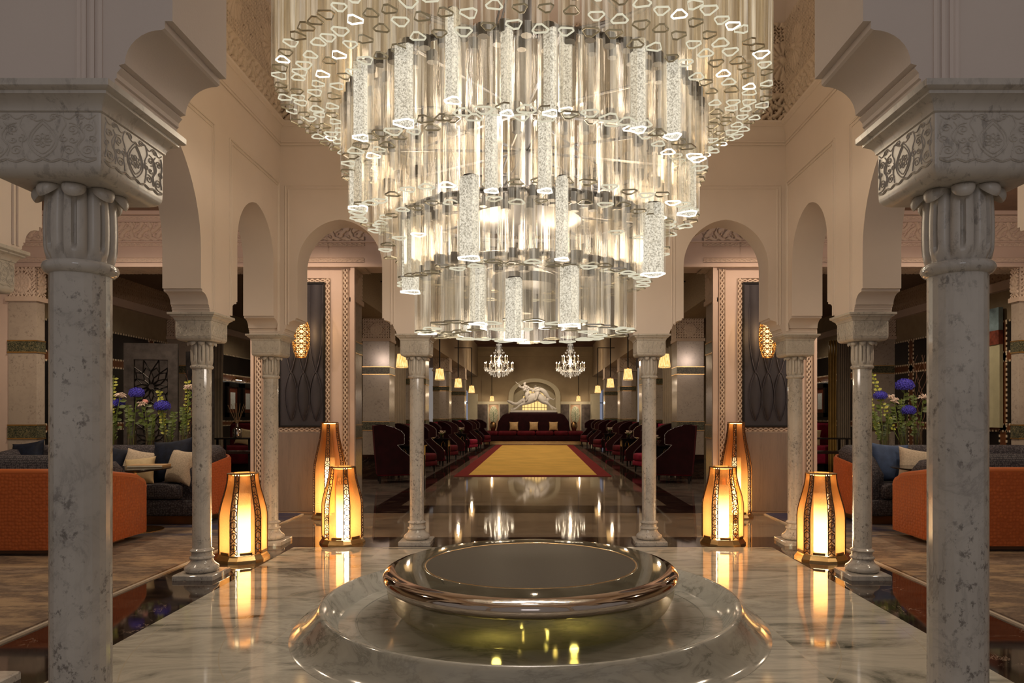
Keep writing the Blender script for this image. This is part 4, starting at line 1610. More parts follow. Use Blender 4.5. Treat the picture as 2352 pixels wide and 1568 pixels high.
# curtains
def curtain(label, pts, z0, z1, m_, amp=0.035, waves=7, grp=None):
    (xa, ya), (xb, yb) = pts
    L2 = math.hypot(xb - xa, yb - ya)
    dx, dy = (xb - xa) / L2, (yb - ya) / L2
    n = waves * 10
    rgs = []
    for z in np.linspace(z0, z1, 8):
        f = 1.0 - 0.25 * math.sin(PI * (z - z0) / (z1 - z0)) * 0.3
        rgs.append([(xa + dx * L2 * f * i / n - dy * amp * math.sin(2 * PI * waves * i / n), ya + dy * L2 * f * i / n + dx * amp * math.sin(2 * PI * waves * i / n), z) for i in range(n + 1)])
    b = MB().rings(rgs, 0, False, False, closed=False)
    o = b.build('curtain', m_, smooth=80)
    tag(o, label, 'curtain', grp)
    md = o.modifiers.new('cloth_thickness', 'SOLIDIFY')
    md.thickness = 0.006
    return o


curtain('taupe curtain hanging beside the framed prints in the left lounge', ((-7.84, 16.62), (-7.42, 16.52)), 0.05, 3.3, M['curtain'], waves=5)
curtain('gold curtain beside the framed print in the right lounge', ((7.04, 16.6), (7.24, 16.6)), 0.05, 3.3, M['curtain_gold'], waves=3)
curtain('pale taupe curtain between the gold curtain and the marble pillar, right lounge', ((7.25, 16.6), (7.58, 16.6)), 0.05, 3.3, M['curtain'], waves=6)
curtain('long taupe curtain between the first two salon pillars, left of the carpet', ((-4.02, 17.0), (-4.02, 21.5)), 0.05, 3.76, M['curtain'], 0.08, 12)
curtain('long taupe curtain between the first two salon pillars, right of the carpet', ((3.95, 17.0), (3.95, 21.5)), 0.05, 3.76, M['curtain'], 0.08, 12)
for sx in (-1, 1):
    for (ya, yb, w_) in ((22.4, 27.3, 'second and third'), (28.3, 33.3, 'third and fourth'), (34.3, 40.5, 'fourth pillar and the far wall, beyond the')):
        pass

# ------------------------------------------------------------------ carpet in the salon
t = thing('salon_carpet', 'long yellow wool carpet with burgundy border leading to the far sofa', 'carpet', (-0.05, 16.9, 0))
b = MB()
b.b2(-1.93, -1.60, 0, 17.7, 0.0, 0.014).b2(1.60, 1.93, 0, 17.7, 0.0, 0.014).b2(-1.60, 1.60, 0, 0.32, 0.0, 0.014).b2(-1.60, 1.60, 17.4, 17.7, 0.0, 0.014)
b.build('border', M['carpet_red'], t)
MB().b2(-1.60, 1.60, 0.32, 17.4, 0.0, 0.013).build('field', M['carpet_yellow'], t)

# rugs
for sx in (-1, 1):
    t = thing('lounge_rug', 'mottled beige and blue pile rug under the orange sofas %s' % ('with five vases behind' if sx < 0 else 'with three vases behind'), 'rug', (sx * 3.47, 7.0, 0))
    a, c_ = sorted((0.03 * sx, 4.35 * sx))
    MB().b2(a, c_, -5.5, 3.42, 0.0, 0.026).build('pile', M['rug'], t)
    a, c_ = sorted((0.0, 0.03 * sx))
    MB().b2(a, c_, -5.5, 3.45, 0.0, 0.014).build('edge_binding', M['steel_edge'], t)


# ------------------------------------------------------------------ lanterns
def lantern(h, rb, rt, core_h):
    """hexagonal: six dished amber panes between six pierced bronze strips"""
    root = thing('floor_lantern', 'x', 'lantern', (0, 0, 0))

    def rad(t):
        # t 0 bottom .. 1 top
        if t < 0.45:
            return rb
        q = (t - 0.45) / 0.55
        return rb + (rt - rb) * (q * q * (3 - 2 * q)) ** 0.9
    z0 = 0.075
    H = h - z0
    b = MB()
    n = 12
    ph0 = R(8)

    def hexring(r, z, cut=0.18):
        pts = []
        for k in range(6):
            a = ph0 + PI / 3 * k + PI / 6
            for d in (-cut, cut):
                pts.append((r * math.cos(a + d), r * math.sin(a + d), z))
        return pts
    b.rings([hexring(rb * 1.12, 0.0), hexring(rb * 1.12, 0.018), hexring(rb * 1.02, 0.05), hexring(rb * 0.98, 0.066)], 0)
    b.build('lantern_base', M['brass'], root)
    # feet clips
    c_ = MB()
    for k in range(6):
        a = ph0 + PI / 3 * k
        c_.box((rb * 0.93 * math.cos(a), rb * 0.93 * math.sin(a), 0.082), (0.012, rb * 0.5, 0.028), rz=a)
    c_.build('clip', M['bronze'], root)
    # panes
    for k in range(6):
        a0 = ph0 + PI / 3 * k - PI / 6 + 0.14
        a1 = ph0 + PI / 3 * k + PI / 6 - 0.14
        rgs = []
        for i in range(21):
            t = i / 20
            r = rad(t)
            p0 = Vector((r * math.cos(a0), r * math.sin(a0), 0))
            p1 = Vector((r * math.cos(a1), r * math.sin(a1), 0))
            nm = Vector((math.cos((a0 + a1) / 2), math.sin((a0 + a1) / 2), 0))
            rgs.append([tuple(p0.lerp(p1, s_) + nm * (-0.010 * math.sin(PI * s_)) + Vector((0, 0, z0 + H * t * 0.985))) for s_ in (0, 0.2, 0.4, 0.6, 0.8, 1)])
        MB().rings(rgs, 0, False, False, closed=False).build('glass_pane', M['amber'], root, smooth=60)
    # pierced strips
    for k in range(6):
        a = ph0 + PI / 3 * k + PI / 6
        b = MB()
        ns = 16 if h < 1.1 else 24

        def P(s_, t):
            r = rad(t) * 1.0
            dd = 0.15
            p0 = Vector((r * math.cos(a - dd), r * math.sin(a - dd), 0))
            p1 = Vector((r * math.cos(a + dd), r * math.sin(a + dd), 0))
            return tuple(p0.lerp(p1, s_) * 1.005 + Vector((0, 0, z0 + H * t * 0.985)))
        for s_ in (0, 1):
            b.tube([P(s_, i / 20) for i in range(21)], 0.005, 5)
        cells = 7 if h < 1.1 else 11
        for q in range(cells):
            t0 = q / cells
            dt = 1 / cells
            b.tube([P(0, t0), P(0.5, t0 + dt * 0.25), P(1, t0)], 0.0055, 4)
            b.tube([P(0.5, t0 + dt * 0.25), P(0.5, t0 + dt)], 0.0028, 4)
            b.tube([P(0.5, t0 + dt * 0.34), P(0.08, t0 + dt * 0.5), P(0.08, t0 + dt * 0.8), P(0.5, t0 + dt * 0.98)], 0.0045, 4)
            b.tube([P(0.5, t0 + dt * 0.34), P(0.92, t0 + dt * 0.5), P(0.92, t0 + dt * 0.8), P(0.5, t0 + dt * 0.98)], 0.0045, 4)
        b.build('pierced_strip', M['strip_brown'], root, smooth=60)
    # collar
    def hr(r, z):
        return hexring(r, z, 0.14)
    MB().rings([hr(rt * 1.03, h - 0.014), hr(rt * 1.06, h - 0.004), hr(rt * 0.80, h), hr(rt * 0.80, h - 0.014), hr(rt * 1.03, h - 0.014)], 0, False, False).build('top_collar', M['bronze'], root)
    MB().lathe([(rt * 0.66, h - 0.018), (rt * 0.70, h - 0.028), (rt * 0.60, h - 0.03)], 24, cap1=True).build('led_ring', M['warm_led'], root)
    MB().lathe([(0.058, h - 0.035), (0.058, h - 0.13)], 24, cap0=True, cap1=True).build('inner_cap', M['brass'], root, smooth=40)
    MB().lathe([(0.072, z0 + 0.0), (0.072, z0 + core_h)], 24, cap0=True, cap1=True).build('lamp_tube', M['core'], root, smooth=40)
    return root


lan = lantern(0.90, 0.235, 0.150, 0.60)
lan.location = (-3.03, 7.25, 0)
lan.rotation_euler = (0, 0, R(-8))
lan['label'] = 'short amber glass floor lantern between the two columns nearest the sofa with five vases'
lan['group'] = 'short amber glass floor lanterns'
dup(lan, (3.02, 7.25, 0), rz=R(-5), label='short amber glass floor lantern between the two columns nearest the sofa with three vases')
dup(lan, (-2.24, 8.14, 0), rz=R(20), label='short amber glass floor lantern under the small left back arch before a tall lantern')
dup(lan, (2.23, 8.14, 0), rz=R(15), label='short amber glass floor lantern under the small right back arch before a tall lantern')
tall = lantern(1.40, 0.235, 0.125, 0.80)
tall.location = (-2.99, 10.15, 0)
tall['label'] = 'tall bottle-shaped amber floor lantern beside the left silk artwork wall'
tall['group'] = 'tall amber glass floor lanterns'
dup(tall, (2.98, 10.2, 0), rz=R(30), label='tall bottle-shaped amber floor lantern beside the right silk artwork wall')

# hanging lattice lanterns before the artworks
for sx in (-1, 1):
    t = thing('hanging_lantern', 'faceted brass lattice lantern glowing before the %s silk artwork' % ('left' if sx < 0 else 'right'), 'lantern', (sx * 3.43 + (0.0 if sx < 0 else 0.02), 10.2, 2.35), group='hanging lattice lanterns')
    lv = [(0.075, 0.0), (0.125, 0.16), (0.135, 0.30), (0.125, 0.44), (0.07, 0.62), (0.03, 0.70)]
    ls = []
    for k in range(8):
        a = 2 * PI * k / 8
        a2 = 2 * PI * (k + 1) / 8
        if k == (6 if sx < 0 else 5):
            pass
        b = MB()
        for (r0, z0), (r1, z1) in zip(lv[:-1], lv[1:]):
            c0 = Vector((r0 * math.cos(a), r0 * math.sin(a), z0)); c1 = Vector((r0 * math.cos(a2), r0 * math.sin(a2), z0))
            c2 = Vector((r1 * math.cos(a2), r1 * math.sin(a2), z1)); c3 = Vector((r1 * math.cos(a), r1 * math.sin(a), z1))
            nn = max(1, round((z1 - z0) / 0.08))
            for q in range(nn):
                A = c0.lerp(c3, q / nn); B = c1.lerp(c2, q / nn); D = c0.lerp(c3, (q + 1) / nn); E = c1.lerp(c2, (q + 1) / nn)
                m_ = (A + B + D + E) / 4
                for p_ in (A, B, D, E, (A + D) / 2, (B + E) / 2):
                    b.tube([p_, m_], 0.0062, 4)
            b.tube([c0, c3], 0.005, 4)
            b.tube([c0, c1], 0.005, 4)
        b.build('lattice_facet', M['brass'], t)
    MB().lathe([(0.05, 0.02), (0.07, 0.2), (0.07, 0.45), (0.03, 0.6)], 20, cap0=True, cap1=True).build('lamp_glass', emis('lattice_lantern_glow_%d' % (sx + 1), (1.0, 0.62, 0.26), 2.6), t)
    MB().tube([(0, 0, 0.70), (0, 0, 2.2)], 0.004, 5).build('hanging_rod', M['brass'], t)
    MB().tube([(0, 0, 2.2), (0, 0.41, 2.2)], 0.006, 5).build('wall_arm', M['brass'], t)

# ------------------------------------------------------------------ wing chairs, tables
def soft_box(b, x0, x1, y0, y1, z0, z1, r=0.04, mi=0):
    cx, cy_, cz = (x0 + x1) / 2, (y0 + y1) / 2, (z0 + z1) / 2
    hx, hy, hz = (x1 - x0) / 2, (y1 - y0) / 2, (z1 - z0) / 2
    prof = [(-hz, r), (-hz + r * 0.3, r * 0.3), (-hz + r, 0), (hz - r, 0), (hz - r * 0.3, r * 0.3), (hz, r)]
    rg = []
    for z, ins in prof:
        ring = []
        rr = r
        ax, ay = hx - ins, hy - ins
        for q, (sx, sy) in enumerate(((1, 1), (-1, 1), (-1, -1), (1, -1))):
            for a in (0, 30, 60, 90):
                t = R(q * 90 + a)
                ring.append((cx + sx * (ax - rr) + rr * math.cos(t), cy_ + sy * (ay - rr) + rr * math.sin(t), cz + z))
        rg.append(ring)
    b.rings(rg, mi)
    return b


def wing_chair(body, seat, inner):
    """faces +x"""
    root = thing('wing_chair', 'x', 'armchair')
    W = 0.38
    side = [(-0.42, 0.20), (0.36, 0.20), (0.40, 0.30), (0.40, 0.47), (0.34, 0.56), (0.10, 0.76), (0.02, 0.85), (0.15, 0.865), (0.17, 0.89), (0.17, 1.08), (0.10, 1.16),
            (-0.05, 1.24), (-0.22, 1.285), (-0.36, 1.29), (-0.50, 1.26), (-0.47, 0.8)]
    for s_ in (-1, 1):
        b = MB()
        a, c_ = sorted((s_ * W, s_ * (W - 0.07)))
        b.poly(side, 'xz', a, c_)
        o = b.build('wing_panel', body, root)
        md = o.modifiers.new('soft_edge', 'BEVEL')
        md.width = 0.014
        md.segments = 2
        # nails along the front edge
        e = MB()
        pts = side[3:13]
        for (p0, p1) in zip(pts[:-1], pts[1:]):
            d = math.hypot(p1[0] - p0[0], p1[1] - p0[1])
            for q in range(int(d / 0.028) + 1):
                f = q * 0.028 / max(d, 1e-6)
                if f > 1:
                    break
                e.box((p0[0] + (p1[0] - p0[0]) * f - 0.012, s_ * (W + 0.002), p0[1] + (p1[1] - p0[1]) * f - 0.008), (0.011, 0.006, 0.011))
        e.build('nail_trim', M['silver_nail'], o)
    b = MB()
    bp = [(-0.42, 0.22), (-0.30, 0.22), (-0.30, 0.9), (-0.34, 1.27), (-0.50, 1.265), (-0.47, 0.8)]
    b.poly(bp, 'xz', -W + 0.05, W - 0.05)
    b.build('backrest', inner, root)
    soft_box(MB(), -0.32, 0.44, -W + 0.06, W - 0.06, 0.30, 0.50, 0.05).build('seat_cushion', seat, root, smooth=50)
    soft_box(MB(), -0.42, 0.42, -W + 0.01, W - 0.01, 0.17, 0.30, 0.02).build('seat_base', seat, root, smooth=50)
    for x in (-0.36, 0.36):
        for y in (-0.3, 0.3):
            MB().lathe([(0.018, 0.0), (0.032, 0.17)], 10, c=(x, y, 0), cap0=True, cap1=True).build('leg', M['black_lacquer'], root, smooth=50)
    return root


proto_d = wing_chair(M['burgundy_dark'], M['burgundy'], M['burgundy'])
proto_r = wing_chair(M['burgundy_dark'], M['burgundy_rose'], M['burgundy_rose'])
places = ['nearest the entrance column', 'second from the entrance', 'before the second table', 'behind the second table',
          'before the third table', 'behind the third table', 'before the last table', 'behind the last table']
ysL = (15.55, 18.25, 20.4, 23.2, 26.0, 28.7, 31.6, 34.4)
used_d = used_r = False
for sx in (-1, 1):
    sd = 'left' if sx < 0 else 'right'
    for i, y in enumerate(ysL):
        ang = R(16) if i % 2 == 0 else R(-22)
        rz = ang if sx < 0 else PI - ang
        rose = (i == 5 and sx < 0) or (i in (1, 4) and sx > 0)
        src = proto_r if rose else proto_d
        x = sx * (3.12 if i < 5 else (2.92 if i < 7 else 2.75))
        lab = '%s burgundy velvet wing chair in the %s salon row, %s' % ('bright' if rose else 'dark', sd, places[i])
        if (rose and not used_r) or (not rose and not used_d):
            src.location = (x, y, 0)
            src.rotation_euler = (0, 0, rz)
            src['label'] = lab
            src['group'] = 'burgundy wing chairs lining the salon'
            if rose:
                used_r = True
            else:
                used_d = True
        else:
            dup(src, (x, y, 0), rz, lab, group='burgundy wing chairs lining the salon')

# side tables, flowers and glass lamps


def side_table():
    root = thing('side_table', 'x', 'table')
    MB().b2(-0.33, 0.33, -0.3, 0.3, 0.74, 0.77).build('tabletop', M['black_lacquer'], root)
    MB().b2(-0.29, 0.29, -0.26, 0.26, 0.52, 0.74).build('apron', M['black_lacquer'], root)
    for x in (-0.27, 0.27):
        for y in (-0.24, 0.24):
            MB().b2(x - 0.02, x + 0.02, y - 0.02, y + 0.02, 0, 0.54).build('leg', M['black_lacquer'], root)
    b = MB()
    for x in (-0.14, 0.14):
        b.tube([(x - 0.06, -0.265, 0.53), (x - 0.05, -0.265, 0.62), (x, -0.265, 0.70), (x + 0.05, -0.265, 0.62), (x + 0.06, -0.265, 0.53)], 0.006, 5)
    b.build('arch_inlay', M['brass'], root)
    return root


def posy():
    root = thing('flower_posy', 'x', 'flowers')
    MB().lathe([(0.05, 0), (0.06, 0.11)], 14, cap0=True, cap1=True).build('vase', M['black_lacquer'], root, smooth=40)
    b = MB()
    g_ = MB()
    for k in range(12):
        a = rnd.uniform(0, 2 * PI)
        r = rnd.uniform(0.0, 0.11)
        z = 0.17 + rnd.uniform(0, 0.10) - r * 0.4
        c_ = (r * math.cos(a), r * math.sin(a), z)
        for q in range(6):
            t = 2 * PI * q / 6 + k
            e = Vector(c_) + Vector((0.04 * math.cos(t), 0.04 * math.sin(t), 0.02))
            b.tube([c_, e], [0.012, 0.006], 5)
        g_.tube([(0, 0, 0.08), c_], 0.004, 4)
        t = rnd.uniform(0, 2 * PI)
        g_.tube([(0, 0, 0.1), (0.13 * math.cos(t), 0.13 * math.sin(t), 0.2)], [0.012, 0.003], 4)
    b.build('blossom', M['white_petal'], root, smooth=60)
    g_.build('foliage', M['leaf'], root)
    return root


def globe_lamp():
    root = thing('globe_lamp', 'x', 'lamp')
    MB().lathe([(0.05, 0), (0.05, 0.02), (0.02, 0.03), (0.02, 0.06)], 16, cap0=True, cap1=True).build('lamp_base', M['brass'], root, smooth=40)
    MB().sphere((0, 0, 0.15), 0.10, 20).build('glass_globe', M['vase_glass'], root, smooth=60)
    MB().sphere((0, 0, 0.15), 0.025, 10).build('bulb', M['bulb'], root, smooth=60)
    return root


st0, po0, gl0 = side_table(), posy(), globe_lamp()
tys = (16.9, 21.8, 27.35, 33.0)
tn = ('first', 'second', 'third', 'last')
first = True
for sx in (-1, 1):
    sd = 'left' if sx < 0 else 'right'
    for i, y in enumerate(tys):
        L1 = 'black lacquered side table, %s from the entrance in the %s chair row' % (tn[i], sd)
        L2 = 'posy of white flowers on the %s side table of the %s chair row' % (tn[i], sd)
        L3 = 'small glowing glass globe lamp on the %s side table of the %s row' % (tn[i], sd)
        x = sx * 3.0
        if first:
            st0.location = (x, y, 0); st0['label'] = L1; st0['group'] = 'side tables between the wing chairs'
            po0.location = (x + 0.08, y - 0.12, 0.771); po0['label'] = L2; po0['group'] = 'white posies on the side tables'
            first = False
        else:
            dup(st0, (x, y, 0), 0, L1)
            dup(po0, (x + 0.08 * (-sx), y - 0.12, 0.771), i, L2)
        if i == 1 and sx < 0:
            gl0.location = (x - 0.2, y - 0.1, 0.771); gl0['label'] = L3; gl0['group'] = 'globe lamps on the side tables'
        elif i > 0:
            dup(gl0, (x + (-0.2 if sx < 0 else 0.2), y - 0.1, 0.771), 0, L3)


# pendants
def pendant():
    root = thing('pendant_lamp', 'x', 'lamp')
    MB().lathe([(0.135, -0.15), (0.10, 0.15)], 28).build('shade', M['shade'], root, smooth=60)
    MB().lathe([(0.137, -0.152), (0.137, -0.14)], 28).build('shade_trim', M['bronze'], root)
    MB().lathe([(0.012, 0.14), (0.03, 0.17), (0.012, 0.22)], 10, cap0=True, cap1=True).build('finial', M['brass'], root, smooth=40)
    MB().tube([(0, 0, 0.2), (0, 0, 1.75)], 0.018, 8).build('rod', M['black_metal'], root, smooth=50)
    MB().tube([(0, 0, 1.75), (-0.8, 0, 1.75)], 0.018, 6).build('wall_bracket', M['black_metal'], root)
    return root


pe0 = pendant()
first = True
pn = ('hanging behind the entrance column', 'second along the row', 'third along the row', 'fourth along the row', 'above the tile panel')
for sx in (-1, 1):
    for i, (y, z, X) in enumerate(((15.3, 2.70, 2.93), (18.9, 2.61, 2.6), (23.4, 2.58, 2.6), (29.1, 2.58, 2.68), (40.0, 2.44, 2.53))):
        lab = 'pleated cream pendant lamp on the %s side of the salon, %s' % ('left' if sx < 0 else 'right', pn[i])
        if first:
            pe0.location = (sx * X, y, z); pe0['label'] = lab; pe0['group'] = 'pleated pendant lamps in the salon'
            first = False
        else:
            o = dup(pe0, (sx * X - (0.06 if sx > 0 else 0), y, z), 0 if sx < 0 else PI, lab)
            if i == 4:
                o.rotation_euler = (0, 0, -PI / 2)
        light('pendant_light', 'POINT', (sx * X, y, z - 0.22), 9 if i < 4 else 14, WARM, 0.03)


# crystal chandeliers
def crystal():
    root = thing('crystal_chandelier', 'x', 'chandelier')
    prof = [(0.0, -0.78), (0.05, -0.74), (0.09, -0.62), (0.05, -0.5), (0.12, -0.4), (0.06, -0.3), (0.04, -0.05), (0.09, 0.1), (0.05, 0.25), (0.04, 0.45), (0.12, 0.55), (0.05, 0.62), (0.08, 0.75), (0.03, 0.95)]
    MB().lathe([(max(0.004, r), z) for r, z in prof], 16).build('centre_stem', M['drop_glass'], root, smooth=50)
    dr = MB()

    def drop(x, y, z, s_=0.03):
        dr.rings([[(x + s_ * 0.1 * math.cos(2 * PI * k / 4), y + s_ * 0.1 * math.sin(2 * PI * k / 4), z + s_ * 1.2) for k in range(4)],
                  [(x + s_ * 0.6 * math.cos(2 * PI * k / 4), y + s_ * 0.6 * math.sin(2 * PI * k / 4), z) for k in range(4)],
                  [(x + s_ * 0.1 * math.cos(2 * PI * k / 4), y + s_ * 0.1 * math.sin(2 * PI * k / 4), z - s_ * 1.6) for k in range(4)]], 0)
    for (n, r, zb, zc) in ((14, 0.72, -0.30, 0.0), (9, 0.42, 0.05, 0.36)):
        for k in range(n):
            a = 2 * PI * k / n + 0.1
            c_, s_ = math.cos(a), math.sin(a)
            pts = [(0.05 * c_, 0.05 * s_, zb - 0.05), (r * 0.35 * c_, r * 0.35 * s_, zb - 0.16), (r * 0.75 * c_, r * 0.75 * s_, zb - 0.13), (r * c_, r * s_, zb)]
            arm = MB().tube(pts, 0.012, 6)
            arm.lathe([(0.01, zb), (0.055, zb + 0.01), (0.06, zb + 0.025)], 10, c=(r * c_, r * s_, 0), cap1=True)
            ao = arm.build('arm', M['drop_glass'], root, smooth=50)
            MB().lathe([(0.014, zb + 0.02), (0.014, zb + 0.26)], 8, c=(r * c_, r * s_, 0), cap1=True).build('candle', M['candle'], ao)
            MB().sphere((r * c_, r * s_, zb + 0.285), 0.020, 8, sc3=(0.8, 0.8, 1.5)).build('bulb', M['bulb'], ao)
            for q in range(3):
                t = a + 0.08 * (q - 1)
                drop(r * math.cos(t), r * math.sin(t), zb - 0.06 - 0.02 * (q % 2))
            drop(r * 0.7 * math.cos(a + 0.2), r * 0.7 * math.sin(a + 0.2), zb - 0.22)
    for (r, z, n) in ((0.5, -0.52, 26), (0.42, -0.60, 22), (0.28, -0.68, 14), (0.60, -0.42, 28), (0.2, 0.3, 12), (0.26, 0.5, 14), (0.18, 0.62, 10), (0.12, 0.9, 8)):
        for k in range(n):
            a = 2 * PI * k / n
            drop(r * math.cos(a), r * math.sin(a), z + rnd.uniform(-0.02, 0.02), 0.035)
    # swags
    for k in range(14):
        a0, a1 = 2 * PI * k / 14 + 0.1, 2 * PI * (k + 1) / 14 + 0.1
        for q in range(1, 6):
            t = q / 6
            a = a0 + (a1 - a0) * t
            drop(0.70 * math.cos(a), 0.70 * math.sin(a), -0.34 - 0.09 * math.sin(PI * t), 0.018)
        for q in range(8):
            t = q / 8
            drop(0.7 * (1 - t) * math.cos(a0) + 0.1 * t * math.cos(a0), 0.7 * (1 - t) * math.sin(a0) + 0.1 * t * math.sin(a0), -0.3 + 0.55 * t * t + 0.0, 0.016)
    o = dr.build('crystal_drops', M['drop_glass'], root)
    o['kind'] = 'stuff'
    b = MB()
    for k in range(6):
        a = 2 * PI * k / 6
        b.tube([(0.04 * math.cos(a), 0.04 * math.sin(a), 0.6), (0.15 * math.cos(a), 0.15 * math.sin(a), 0.75), (0.12 * math.cos(a), 0.12 * math.sin(a), 0.92), (0.03 * math.cos(a), 0.03 * math.sin(a), 0.95)], 0.008, 5)
    b.tube([(0, 0, 0.9), (0, 0, 1.42)], 0.012, 6)
    b.build('crown', M['drop_glass'], root, smooth=50)
    return root


cr0 = crystal()
cr0.location = (-1.85, 35.0, 4.16)
cr0['label'] = 'crystal candle chandelier hanging left of the statue in the salon'
cr0['group'] = 'crystal chandeliers in the salon'
dup(cr0, (1.76, 35.0, 4.16), 0.15, 'crystal candle chandelier hanging right of the statue in the salon')
for x in (-1.85, 1.76):
    light('crystal_light', 'POINT', (x, 35.0, 4.1), 90, WARM, 0.03)

# ------------------------------------------------------------------ far sofa, statue
t = thing('long_sofa', 'long burgundy velvet sofa with high sloping back below the statue', 'sofa', (-0.12, 38.2, 0))
bp = [(-2.05, 0.6), (2.05, 0.6), (1.95, 1.15), (1.72, 1.5), (1.5, 1.6), (-1.5, 1.6), (-1.72, 1.5), (-1.95, 1.15)]
o = MB().poly(bp, 'xz', 0.1, 0.6).build('backrest', M['burgundy_dark'], t)
md = o.modifiers.new('soft_edge', 'BEVEL'); md.width = 0.06; md.segments = 3
for i, (x0, x1) in enumerate(((-2.72, -1.95), (-1.93, -0.92), (-0.90, 0.10), (0.12, 1.10), (1.12, 1.9), (1.92, 2.72))):
    soft_box(MB(), x0, x1, -0.72, 0.2, 0.38, 0.64, 0.09).build('seat_cushion', M['burgundy'], t, smooth=50)
soft_box(MB(), -2.7, 2.7, -0.68, 0.55, 0.08, 0.40, 0.03).build('seat_base', M['burgundy_dark'], t, smooth=50)
MB().b2(-2.6, 2.6, -0.8, 0.5, 0.0, 0.085).build('gilt_platform', M['brass'], t)


def cushion(s_, th, m_, label, loc, rot, grp=None, parent=None, name='cushion', fringe=None):
    n = 16
    vs = []
    fs = []
    for side in (1, -1):
        for i in range(n + 1):
            for j in range(n + 1):
                u, v = i / n * 2 - 1, j / n * 2 - 1
                pin = 1 - 0.10 * (1 - abs(u) ** 2) * abs(v) ** 3 - 0.0
                pin2 = 1 - 0.10 * (1 - abs(v) ** 2) * abs(u) ** 3
                h = (max(0, 1 - u ** 2) * max(0, 1 - v ** 2)) ** 0.42
                vs.append((u * s_ / 2 * pin2, side * (th / 2) * h + 0.004 * side, v * s_ / 2 * pin))
    N1 = (n + 1) ** 2
    for i in range(n):
        for j in range(n):
            a = i * (n + 1) + j
            fs.append((a, a + 1, a + n + 2, a + n + 1))
            b_ = a + N1
            fs.append((b_, b_ + n + 1, b_ + n + 2, b_ + 1))
    edge = [(i, 0) for i in range(n)] + [(n, j) for j in range(n)] + [(i, n) for i in range(n, 0, -1)] + [(0, j) for j in range(n, 0, -1)]
    ids = [i * (n + 1) + j for i, j in edge]
    for a, b_ in zip(ids, ids[1:] + ids[:1]):
        fs.append((a, b_, b_ + N1, a + N1))
    b = MB()
    b.add(vs, fs)
    o = b.build(name, m_, parent, smooth=70)
    o.location = loc
    o.rotation_euler = rot
    if label:
        tag(o, label, 'cushion', grp)
    return o


for i, (x, nm) in enumerate(((-1.20, 'near the left tile panel'), (-0.10, 'in the middle'), (0.98, 'near the right tile panel'))):
    cushion(0.50, 0.16, M['gold_silk'], 'gold silk cushion on the long burgundy sofa, %s' % nm, (x, 38.08, 0.89), (R(-10), 0, 0), 'gold cushions on the long sofa')
for x, nm in ((-2.35, 'left'), (2.12, 'right')):
    t = thing('brass_ornament', 'dark brass ornament standing at the %s end of the long sofa' % nm, 'ornament', (x, 38.1, 0.635))
    MB().lathe([(0.10, 0), (0.14, 0.12), (0.19, 0.25), (0.17, 0.40), (0.09, 0.5), (0.02, 0.52)], 20, cap0=True).build('body', M['bronze'], t, smooth=50)

# statue of riders on a galloping camel
st = thing('statue', 'white stone statue of robed riders on a galloping camel above the far sofa', 'statue', (-0.12, 39.35, 0))
MB().b2(-1.35, 1.35, -0.35, 0.35, 0.0, 1.66).build('pedestal', M['burgundy_dark'], st)
MB().b2(-1.3, 1.3, -0.3, 0.3, 1.66, 1.78).build('plinth', M['white_stone'], st)


def skin(name, chains, m_, parent, sub=2):
    vs, es, rs = [], [], []
    idx = {}

    def vid(p, r):
        key = tuple(round(q, 4) for q in p)
        if key not in idx:
            idx[key] = len(vs)
            vs.append(p)
            rs.append(r)
        return idx[key]
    for ch_ in chains:
        prev = None
        for (p, r) in ch_:
            i = vid(p, r)
            if prev is not None and prev != i:
                es.append((prev, i))
            prev = i
    me = bpy.data.meshes.new(name)
    me.from_pydata(vs, es, [])
    me.materials.append(m_)
    o = bpy.data.objects.new(name, me)
    COL.objects.link(o)
    o.parent = parent
    md = o.modifiers.new('skin', 'SKIN')
    md.use_smooth_shade = True
    sk = me.skin_vertices[0].data
    for i, r in enumerate(rs):
        rr = r if isinstance(r, tuple) else (r, r)
        sk[i].radius = rr
    sk[0].use_root = True
    m2 = o.modifiers.new('sub', 'SUBSURF')
    m2.levels = sub
    m2.render_levels = sub
    return o


camel = [
    [((-0.10, 0, 2.50), 0.27), ((0.25, 0, 2.58), 0.27), ((0.55, 0, 2.46), 0.24), ((0.74, 0, 2.36), 0.15)],
    [((-0.10, 0, 2.50), 0.27), ((-0.45, 0, 2.42), 0.23), ((-0.68, 0, 2.28), 0.14), ((-0.90, 0, 2.14), 0.10), ((-1.12, 0, 2.14), 0.09), ((-1.28, 0, 2.22), 0.10), ((-1.50, 0, 2.32), 0.055)],
    [((0.55, 0, 2.46), 0.24), ((0.72, 0.12, 2.22), 0.14), ((0.88, 0.13, 2.08), 0.07), ((1.08, 0.13, 1.96), 0.05), ((1.32, 0.13, 1.82), 0.055)],
    [((0.55, 0, 2.46), 0.24), ((0.66, -0.13, 2.22), 0.14), ((0.86, -0.15, 2.12), 0.07), ((0.98, -0.15, 1.95), 0.05), ((1.10, -0.15, 1.81), 0.055)],
    [((-0.45, 0, 2.42), 0.23), ((-0.55, 0.13, 2.18), 0.11), ((-0.78, 0.14, 2.04), 0.06), ((-1.05, 0.14, 1.92), 0.048), ((-1.32, 0.14, 1.82), 0.055)],
    [((-0.45, 0, 2.42), 0.23), ((-0.48, -0.14, 2.16), 0.11), ((-0.76, -0.16, 2.08), 0.06), ((-0.95, -0.16, 1.90), 0.048), ((-1.16, -0.16, 1.81), 0.055)],
    [((0.74, 0, 2.36), 0.15), ((0.95, 0, 2.44), 0.03), ((1.12, 0, 2.36), 0.025), ((1.22, 0, 2.46), 0.02)],
]
skin('camel', camel, M['white_stone'], st)
